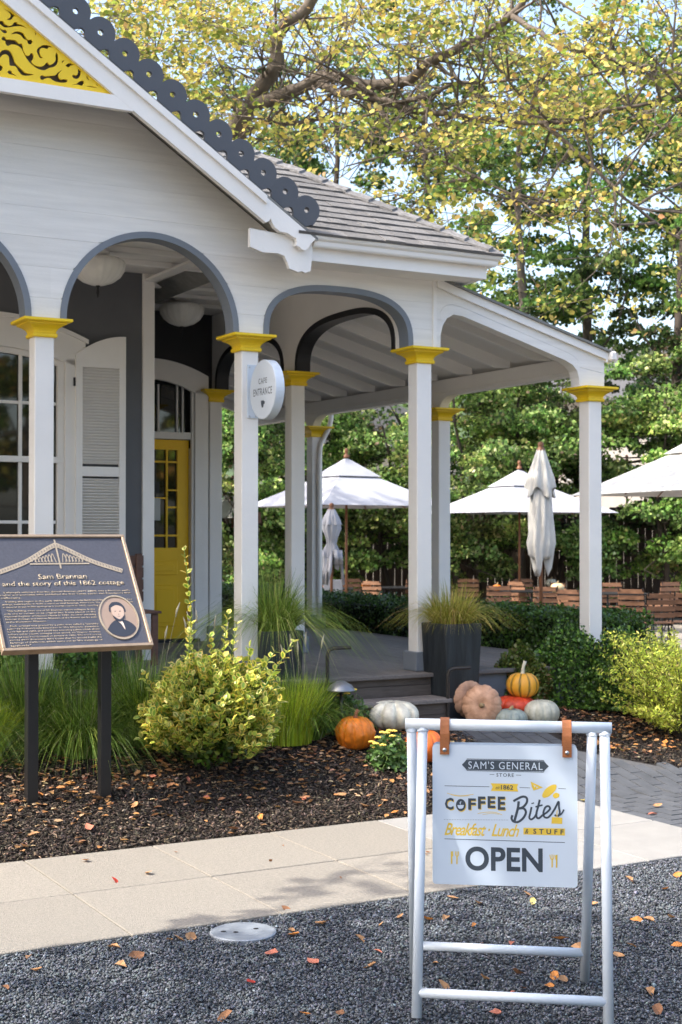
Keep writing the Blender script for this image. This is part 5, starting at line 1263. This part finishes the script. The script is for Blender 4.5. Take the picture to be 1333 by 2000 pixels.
# umbrellas
def open_umbrella(x, Y, half, rot, edge_z, top_z, lab, m=canvas):
    u = empty('market_umbrella', (x, Y, gz(x, Y)), rot, label=lab, cat='umbrella', group='white umbrellas on the patio'); g = gz(x, Y); ez, tz = edge_z - g - .04, top_z - g + .10
    q = MB(); q.tube([(0, 0, 0), (0, 0, tz + .02)], .022, 10); q.build('pole', poleW, u)
    q = MB(); q.lathe([(0, tz + .16), (.02, tz + .155), (.035, tz + .12), (.03, tz + .09), (.018, tz + .07), (.045, tz + .04), (.05, tz)], 14); q.build('finial', poleW, u)
    def ring(k, z):
        return [(k * a, k * b, z) for a, b in ((-1, -1), (0, -1), (1, -1), (1, 0), (1, 1), (0, 1), (-1, 1), (-1, 0))]
    q = MB(); L = []; ks = [.28, .5, .75, 1]
    for k in ks: 
        z = tz - .10 - (tz - .10 - ez) * (k ** .92); r_ = ring(half * k, z); L += [(p[0] * (1 if i % 2 == 0 else 1), p[1], p[2] + (0 if i % 2 == 0 else .0)) for i, p in enumerate(r_)]
    q.add(L, [(j * 8 + i, (j + 1) * 8 + i, (j + 1) * 8 + (i + 1) % 8, j * 8 + (i + 1) % 8) for j in range(3) for i in range(8)])
    o = q.build('canopy', m, u); o.modifiers.new('s', 'SOLIDIFY').thickness = .004
    q = MB(); r1 = ring(half * .33, tz - .10 - (tz - .10 - ez) * .33 + .014); q.add([(0, 0, tz)] + r1, [(0, i + 1, (i + 1) % 8 + 1) for i in range(8)]); o = q.build('vent_cap', m, u); o.modifiers.new('s', 'SOLIDIFY').thickness = .004
    for i in range(8):
        e = ring(half * .97, ez - .015)[i]; q = MB(); q.tube([(0, 0, tz - .16), e], .010, 5); q.build('rib', poleW, u)
    return u
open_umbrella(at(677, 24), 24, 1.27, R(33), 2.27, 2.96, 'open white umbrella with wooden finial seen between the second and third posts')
open_umbrella(at(1015, 26), 26, 1.27, R(28), 2.19, 2.86, 'open umbrella in shade-toned canvas left of the closed umbrella')
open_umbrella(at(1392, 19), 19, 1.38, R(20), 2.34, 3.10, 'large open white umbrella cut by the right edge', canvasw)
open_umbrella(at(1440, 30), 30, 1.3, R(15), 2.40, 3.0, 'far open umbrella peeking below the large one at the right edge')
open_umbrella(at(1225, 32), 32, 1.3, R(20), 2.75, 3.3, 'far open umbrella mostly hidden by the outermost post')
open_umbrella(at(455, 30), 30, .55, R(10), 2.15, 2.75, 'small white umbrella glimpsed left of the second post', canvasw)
def closed_umbrella(x, Y, g, fin, bot, rad, lab, m=canvasw, waist=False):
    u = empty('closed_umbrella', (x, Y, g), 0, label=lab, cat='umbrella', group='white umbrellas on the patio')
    q = MB(); q.tube([(0, 0, 0), (0, 0, fin - g - .1)], .024, 10); q.build('pole', poleW, u)
    t = fin - g; q = MB(); q.lathe([(0, t), (.03, t - .01), (.042, t - .05), (.028, t - .075), (.05, t - .09), (.055, t - .12)], 16); q.build('finial', poleW, u)
    b = bot - g
    def rf1(a, r, z): return 1 + .16 * math.sin(8 * a + z * 2) + .06 * math.sin(5 * a + 3 * z)
    L = t - b
    def rf2(a, r, z): return 1 + (.26 * abs(math.sin(4 * a + z * 2)) ** .6 - .15 + .12 * math.sin(11 * a - z * 4)) * min(1, (t - z) / .8)
    if waist: prof = [(.05, t - .1), (.12, t - .22), (.15, t - .40), (.09, t - .55), (.07, t - .62), (.14, t - .78), (.19, t - .95), (.16, b + .1), (.11, b), (.05, b + .02)]
    else: prof = [(.05, t - .11), (.095, t - .25), (.135, t - .45), (.16, t - .60), (.15, t - .70), (.175, t - .95), (.19, t - 1.2), (.20, b + .22), (.165, b + .06), (.11, b), (.04, b + .10)]
    q = MB(); q.lathe([(r * rad, z) for r, z in prof], 72, rf=rf2); o = q.build('folded_canopy', m, u)
    for v in o.data.vertices:
        if v.co.z < b + .25: v.co.z -= .22 * max(0, math.sin(3 * math.atan2(v.co.y, v.co.x) + 1.2)) * (b + .25 - v.co.z) / .25
    q = MB(); q.lathe([(.06 * rad, t - .11), (.13 * rad, t - .30), (.19 * rad, t - .52), (.225 * rad, t - .66), (.215 * rad, t - .67)] if not waist else [(.05, t - .1), (.12, t - .25), (.15, t - .34)], 72, rf=rf1); o = q.build('upper_cape', m, u)
    if not waist:
        for v in o.data.vertices:
            if v.co.z < t - .5: v.co.z -= .07 * math.sin(4 * math.atan2(v.co.y, v.co.x))
    return u
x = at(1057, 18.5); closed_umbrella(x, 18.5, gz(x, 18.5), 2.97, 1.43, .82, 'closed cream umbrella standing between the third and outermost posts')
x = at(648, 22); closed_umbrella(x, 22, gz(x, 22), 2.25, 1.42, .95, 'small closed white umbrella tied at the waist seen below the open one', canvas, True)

# ------------------------------------------------------------------ fence, far buildings, hill
fe = empty('board_fence', (0, 31, 0), 0, label='tall brown board fence behind the patio greenery', cat='fence')
fb0 = box('fence_board', (-.075, -.012, .02), (.075, .012, 2.35), fencem, fe, .004); k = 0
for i in range(-60, 75):
    o = fb0 if i == -60 else fb0.copy()
    if i > -60: COL.objects.link(o); o.parent = fe
    o.location = (i * .156, random.uniform(-.006, .006), random.uniform(-.04, .03))
for i in range(-4, 6): box('fence_post', (i * 2.3 - .05, .03, 0), (i * 2.3 + .05, .13, 2.4), fencem, fe)
box('fence_rail', (-9.4, .014, .5), (11.6, .029, .6), fencem, fe); box('fence_rail', (-9.4, .014, 1.9), (11.6, .029, 2.0), fencem, fe)
bd = empty('far_house', (1.0, 42, 0), R(8), label='pale wall of a house glimpsed through the leaves behind the open umbrella', cat='house')
box('wall', (-3.5, 0, 0), (2.5, 6, 4.3), farwall, bd, .02)
q = MB(); q.prism([(-3.9, 4.3), (2.9, 4.3), (-.5, 6.2)], -.4, 6.4); q.build('roof', farroof, bd)
for a in (-2.2, .6): w_ = box('window', (a, -.06, 1.5), (a + 1, -.005, 3.0), white, bd); box('pane', (a + .07, -.075, 1.57), (a + .93, -.062, 2.93), glass, w_, 0)
bd = empty('far_building', (10.4, 48, 0), R(-6), label='grey roofed building half hidden by trees at the right edge', cat='building')
box('wall', (-4, 0, 0), (5, 8, 6.3), farwall, bd, .02)
q = MB(); q.prism([(-4.6, 6.3), (5.6, 6.3), (5, 8.0), (-2.6, 8.2)], -.5, 8.5); q.build('roof', farroof, bd)
for a in (-2.8, 0, 2.6): w_ = box('window', (a, -.06, 3.6), (a + 1.1, -.005, 5.2), white, bd); box('pane', (a + .07, -.075, 3.67), (a + 1.03, -.062, 5.13), glass, w_, 0)
def hill(X, Y): return -.5 + 13 * np.exp(-((Y - 120) / 45) ** 2) * (1 + .18 * np.sin(X / 17) + .08 * np.sin(X / 5.3)) 
sheet('hill', -220, 220, 60, 260, 120, 40, hill, hillm, kind='structure')

# ------------------------------------------------------------------ trees
def branch_tree(name, mb, p, d, L, r, lvl, ends, bend=.25, split=3):
    n = 4; pts = [np.array(p)]; rad = [r]; dd = np.array(d, float)
    for i in range(n):
        dd = dd + rng.normal(0, bend * .35, 3); dd /= np.linalg.norm(dd); pts.append(pts[-1] + dd * L / n); rad.append(r * (1 - .5 * (i + 1) / n))
    mb.tube(pts, rad, 7 if r > .03 else 5, cap=False)
    if lvl <= 0:
        ends.append(pts[-1]); ends.append(pts[2]); return
    for k in range(split):
        i = rng.integers(1, n + 1) if k else n
        nd = dd + rng.normal(0, .65, 3) + [0, 0, .12]; nd /= np.linalg.norm(nd)
        branch_tree(name, mb, pts[i], nd, L * rng.uniform(.6, .8), rad[i] * .68, lvl - 1, ends, bend, split)
YL = [(.62, .53, .12), (.68, .57, .18), (.46, .47, .10), (.30, .38, .07), (.60, .38, .14)]
# big yellowing tree: limbs follow the photographed crook, leaves in clumps along its twigs
bt = empty('yellow_leaved_tree', (-2.6, 19, 0), 0, label='big spreading tree with yellowing leaves and thick crooked limbs above the roof', cat='tree')
B0 = np.array([-2.6, 19, 0])
def pt(px, py, Y): p_ = R(.93); a = (px - 666.5) / 2777; b = -(py - 1000) / 2777; k = Y / (math.cos(p_) - b * math.sin(p_)); return np.array([a * k, Y, EYE + (math.sin(p_) + b * math.cos(p_)) * k]) - B0
limb = MB(); ends = []
Ls = [([(300, 1000, 19), (330, 600, 19), (400, 380, 18.8), (455, 270, 18.6), (482, 205, 18.4)], .26, .125),
      ([(482, 205, 18.4), (515, 165, 18.3), (540, 125, 18.2), (545, 60, 18.1), (600, 15, 18), (640, -60, 18)], .115, .07),
      ([(482, 205, 18.4), (540, 190, 18.2), (600, 168, 18), (640, 150, 17.8), (760, 165, 17.4), (850, 118, 17), (930, 75, 16.8), (1000, 30, 16.5), (1060, -40, 16.3)], .10, .04),
      ([(620, 160, 17.9), (660, 178, 17.6), (720, 185, 17.3), (770, 200, 17), (830, 190, 16.8), (900, 160, 16.6), (1010, 155, 16.2)], .060, .015),
      ([(770, 200, 17), (850, 222, 16.8), (960, 232, 16.4), (1080, 242, 16), (1200, 215, 15.6), (1340, 190, 15.4)], .045, .016),
      ([(455, 270, 18.6), (520, 240, 18.8), (580, 240, 19), (650, 230, 19.2)], .05, .02),
      ([(400, 380, 18.8), (330, 180, 19.2), (250, 60, 19.5), (200, -60, 19.6)], .10, .05),
      ([(700, 160, 17.6), (780, 260, 17), (900, 330, 16.4), (1050, 400, 15.8)], .03, .012),
      ([(1000, 30, 16.5), (1100, 90, 16), (1220, 120, 15.5), (1360, 150, 15.2)], .04, .015), ([(1060, 240, 16), (1160, 330, 15.6), (1260, 420, 15.3), (1350, 480, 15.2)], .03, .01)]
for pts, r0, r1 in Ls:
    P_ = smooth_pts([pt(*p) for p in pts], 5); n = len(P_); limb.tube([p + rng.normal(0, .012, 3) for p in map(np.array, P_)], [r0 + (r1 - r0) * (i / (n - 1)) ** .8 for i in range(n)], 9)
    for i in range(3, n, 2):
        for _ in range(2):
            d = rng.normal(0, 1, 3) + [0, 0, .25]; d /= np.linalg.norm(d)
            if np.array(P_[i])[2] + B0[2] > 4: branch_tree('', limb, P_[i], d, rng.uniform(.6, 1.1), .018, 1, ends)
limb.build('limbs', bark, bt)
# clump centres: twigs plus sprays filling the crown
def low(px): return np.interp(px, [150, 400, 560, 700, 900, 1100, 1333, 1500], [130, 330, 350, 400, 540, 600, 610, 610])
K = 640; PX = rng.uniform(170, 1500, K); Yc = rng.uniform(14.8, 19.5, K); PYl = low(PX); PY = -120 + (PYl + 120) * rng.uniform(0, 1, K) ** .9
Cc = np.stack([pt(a, b, y) for a, b, y in zip(PX, PY, Yc)])
E_ = np.array(ends); E_ = E_[rng.permutation(len(E_))[:200]]
Cc = np.concatenate([Cc, E_])
Cc = Cc[(Cc[:, 2] + B0[2]) > 3.2]
def clearance(c):      # leave the heavy limbs showing: few sprays hang directly between them and the patio side
    w_ = c + B0; k = 2777 / w_[1]; px, pz = w_[0] * k, w_[2] * k
    for pts, r0, r1 in Ls[:4]:
        for (x0, y0, _), (x1, y1, _) in zip(pts[:-1], pts[1:]):
            a, b = np.array([x0 - 666.5, 1045 - y0 + EYE * k]), np.array([x1 - 666.5, 1045 - y1 + EYE * k]); p = np.array([px, pz]); t = np.clip(((p - a) @ (b - a)) / ((b - a) @ (b - a)), 0, 1)
            if np.linalg.norm(a + (b - a) * t - p) < 46: return False
    return True
Cc = np.array([c for c in Cc if c[1] > -.6 or clearance(c) or rng.random() < .12])
pxs = 666.5 + (Cc[:, 0] + B0[0]) * 2777 / (Cc[:, 1] + B0[1]); pys = 1045 - (Cc[:, 2] + B0[2] - EYE) * 2777 / (Cc[:, 1] + B0[1])
Cc = Cc[rng.random(len(Cc)) > np.clip((pys - 250) / 300, 0, .62)]
# keep gaps: drop clumps where a smooth field is low
fld = np.sin(Cc[:, 0] * 1.7 + 1) + np.sin(Cc[:, 2] * 2.1 + Cc[:, 0]) + np.sin(Cc[:, 1] * 1.3)
Cc = Cc[fld > -.85]; K = len(Cc); per = 54
C = np.repeat(Cc, per, 0) + rng.normal(0, 1, (K * per, 3)) * np.repeat(np.stack([rng.uniform(.16, .42, K), rng.uniform(.16, .42, K), rng.uniform(.05, .15, K)], 1), per, 0)
tw = MB()
for c_ in Cc:
    for _ in range(3):
        d = rng.normal(0, 1, 3) * [1, 1, .35]; d /= np.linalg.norm(d); a_ = c_ - d * .35 + rng.normal(0, .05, 3)
        tw.tube([a_, c_ + rng.normal(0, .04, 3), c_ + d * .38], [.006, .004, .002], 3, cap=False)
tw.build('twigs', bark, bt, kind='stuff')
cl_t = np.repeat(rng.random(K), per)
cols = pal(len(C), YL, [5, 4, 3, 2, 1.1], .16); gmix = (cl_t < .26)[:, None]; cols = np.where(gmix, cols * .25 + np.array([.12, .19, .03]) * .75, cols)
link('leaves', leaves_mesh('leaves', C, rng.uniform(.045, .085, len(C)), cols, flat=.25, aspect=1.25), leafM, bt, kind='stuff')

def bg_tree(name, x, Y, h, crown_lo, rx, ry, n, size, palette, lab, weights=None, trunk_r=.12, m=barkd, group='trees beyond the patio', K=90, gap=-.9, lean=0, cr=(.3, .6)):
    g = 0.; t = empty(name, (x, Y, g), 0, label=lab, cat='tree' if 'tree' in name else 'shrub', group=group)
    mb = MB(); ends = []
    pts = [np.array([lean * (i / 7) * h * .2 + math.sin(i * 1.3 + x) * .12, math.cos(i + x) * .08, h * i / 7 * .92]) for i in range(8)]
    mb.tube(pts, [trunk_r * (1 - .75 * i / 7) for i in range(8)], 8)
    for i in range(2, 8):
        for _ in range(3):
            d = rng.normal(0, 1, 3) + [0, 0, .4]; d /= np.linalg.norm(d); branch_tree('', mb, pts[i], d, rx * rng.uniform(.5, .9), trunk_r * .32 * (1 - .6 * i / 7), 1, ends, .3, 2)
    mb.build('trunk', m, t)
    per = n // K
    d = rng.normal(size=(K, 3)); d /= np.linalg.norm(d, axis=1)[:, None]; d *= rng.uniform(.35, 1.0, (K, 1)) ** .6
    cz = (h + crown_lo) / 2; Cc = d * [rx, ry, (h - crown_lo) / 2] + [lean * h * .1, 0, cz]
    E = np.array(ends)
    if len(E): Cc[:min(len(E), K // 3)] = E[rng.permutation(len(E))[:min(len(E), K // 3)]]
    f = np.sin(Cc[:, 0] * 2.3 + x) + np.sin(Cc[:, 2] * 1.9 + Cc[:, 0]) ; Cc = Cc[f > gap]; k2 = len(Cc)
    dd = rng.normal(size=(k2 * per, 3)); dd /= np.linalg.norm(dd, axis=1)[:, None]; dd[:, 2] = np.where(dd[:, 2] < -.15, -dd[:, 2] * .6, dd[:, 2])
    C = np.repeat(Cc, per, 0) + dd * rng.uniform(.72, 1.08, (k2 * per, 1)) * np.repeat(rng.uniform(*cr, k2), per).reshape(-1, 1) * [1.1, 1.1, .8]; C[:, 2] = np.abs(C[:, 2])
    tint = np.repeat(np.exp(rng.normal(0, .32, (k2, 1))) * (1 + rng.normal(0, .08, (k2, 3))), per, 0)[:len(C)] if len(C) == k2 * per else 1
    link('leaves', leaves_mesh('leaves', C, rng.uniform(.6, 1.3, len(C)) * size, np.clip(pal(len(C), palette, weights, .3) * tint, .004, .7), tris=2, aspect=1.3), leafM, t, kind='stuff')
    return t
G1 = [(.06, .12, .03), (.09, .17, .045), (.14, .23, .06), (.24, .30, .09), (.035, .07, .02)]
G2 = [(.07, .14, .03), (.11, .20, .045), (.16, .26, .06), (.24, .32, .10), (.05, .09, .02)]
trs = [(-5.2, 34, 14, 4, 2.2, 'slender dark green tree at the left above the roof'), (-2.6, 37, 15, 5, 2.4, 'tall green tree behind the crooked limbs'), (-.2, 35, 14, 5, 2.2, 'tall green tree above the porch hip'), (2.0, 33, 13.5, 4.5, 2.0, 'slender tree rising over the shed roof'),
       (3.9, 30.5, 12.5, 4.2, 1.9, 'tall tree with a straight dark trunk right of the shed roof'), (5.6, 32, 14, 4, 2.1, 'tall green tree with a pale straight trunk'), (7.2, 30, 13, 3.5, 2.0, 'green tree at the right edge'), (9.0, 34, 14, 4, 2.4, 'tree just past the right edge')]
for i, (x, Y, h, lo, r_, lab) in enumerate(trs):
    bg_tree('background_tree', x, Y, h, lo, r_, r_ * .8, 19000, .11, G1 if i % 2 else G2, lab, [3, 4, 3, 1.2, 2], .17, bark if i in (5, 4) else barkd, K=105, gap=-.95, cr=(.28, .55))
# tall leafy screen behind the patio (evergreen shrubs run together)
G3 = [(.11, .20, .05), (.18, .30, .07), (.28, .40, .11), (.42, .52, .18), (.05, .09, .022), (.44, .36, .20)]
scr = [(-5.0, 27.5, 5.2), (-3.4, 28, 5.4), (-1.9, 27.6, 5.0), (-.5, 28.2, 4.5), (.9, 28.6, 4.3), (2.3, 28, 5.0), (3.6, 28.2, 5.4), (4.9, 28.4, 5.1), (6.3, 27.8, 5.0), (7.8, 28, 5.2)]
sl = ['at the far left behind the cottage', 'seen left of the second post', 'seen between the second and inner posts', 'behind the small closed umbrella', 'behind the open white umbrella', 'seen just left of the third post', 'right of the third post', 'behind the closed umbrella', 'right of the outermost post', 'at the right edge']
for (x, Y, h), d in zip(scr, sl):
    bg_tree('leafy_screen_shrub', x, Y + .5 * math.sin(x * 7), h, .45, 1.25, 1.3, 18000, .085, G3, 'tall leafy evergreen shrub ' + d, [3, 4, 3, 1.6, 3, .35], .07, barkd, 'tall evergreen shrubs behind the patio', K=72, gap=-1.35, cr=(.26, .50))
# second, darker layer close to the fence
for i, (x, Y, h) in enumerate([(-6, 30, 5.6), (-4.0, 30.1, 6), (-2.2, 30, 5.6), (-.6, 29.9, 6), (3.0, 30.1, 6.2), (4.6, 30, 5.4), (6.8, 29.9, 6), (9.4, 30, 6)]):
    bg_tree('leafy_screen_shrub', x, Y, h, .7, 1.4, .5, 14000, .09, [(.045, .085, .022), (.07, .12, .03), (.10, .16, .04), (.14, .11, .06)], 'dark evergreen shrub against the board fence ' + ['beyond the cottage at far left', 'behind the cottage', 'seen left of the second post', 'seen between the second and third posts', 'behind the closed umbrella', 'behind the outermost post', 'at the right edge', 'just outside the right edge'][i], None, .06, barkd, 'dark evergreen shrubs along the fence', K=55, gap=-1.0, cr=(.25, .5))
# trees on the near side: seen in the window, and shading the gravel
def near_tree(x, Y, h, lo, rx, ry, n, size, palette, lab, K): return bg_tree('street_tree', x, Y, h, lo, rx, ry, n, size, palette, lab, None, .2, bark, 'trees across the road behind the viewer', K=K, gap=-1.7, cr=(.35, .7))
for x, Y, h, w_ in ((7.5, -7, 8, 'nearest the road on the right'), (2.5, -10, 9, 'straight behind the viewer'), (12.5, -3, 8, 'second on the right'), (-3, -9, 9, 'behind the viewer on the left'), (16, 2, 8, 'farthest on the right'), (-8, -5, 8, 'farthest on the left')):
    near_tree(x, Y, h, 1.2, 2.6, 2.2, 7000, .24, [(.50, .36, .06), (.32, .32, .05), (.14, .20, .03), (.08, .12, .02)], 'yellowing tree across the road, ' + w_, 70)
near_tree(-5.6, 2.75, 7.4, 4.3, 2.9, 1.5, 9000, .17, YL, 'yellowing tree left of the gravel shading the sign', 90)

# tall trees left of the patio, beyond the cottage, throwing shade over the umbrellas
for x, Y, h, w_ in ((-7.4, 15.5, 12.5, 'nearest the cottage'), (-8.0, 20.5, 12.5, 'farther from the cottage')):
    bg_tree('garden_tree', x, Y, h, 5.5, 2.6, 2.2, 9000, .16, G1, 'tall green tree left of the patio, ' + w_, None, .2, bark, 'garden trees left of the patio', K=80, gap=-1.2, cr=(.35, .7))
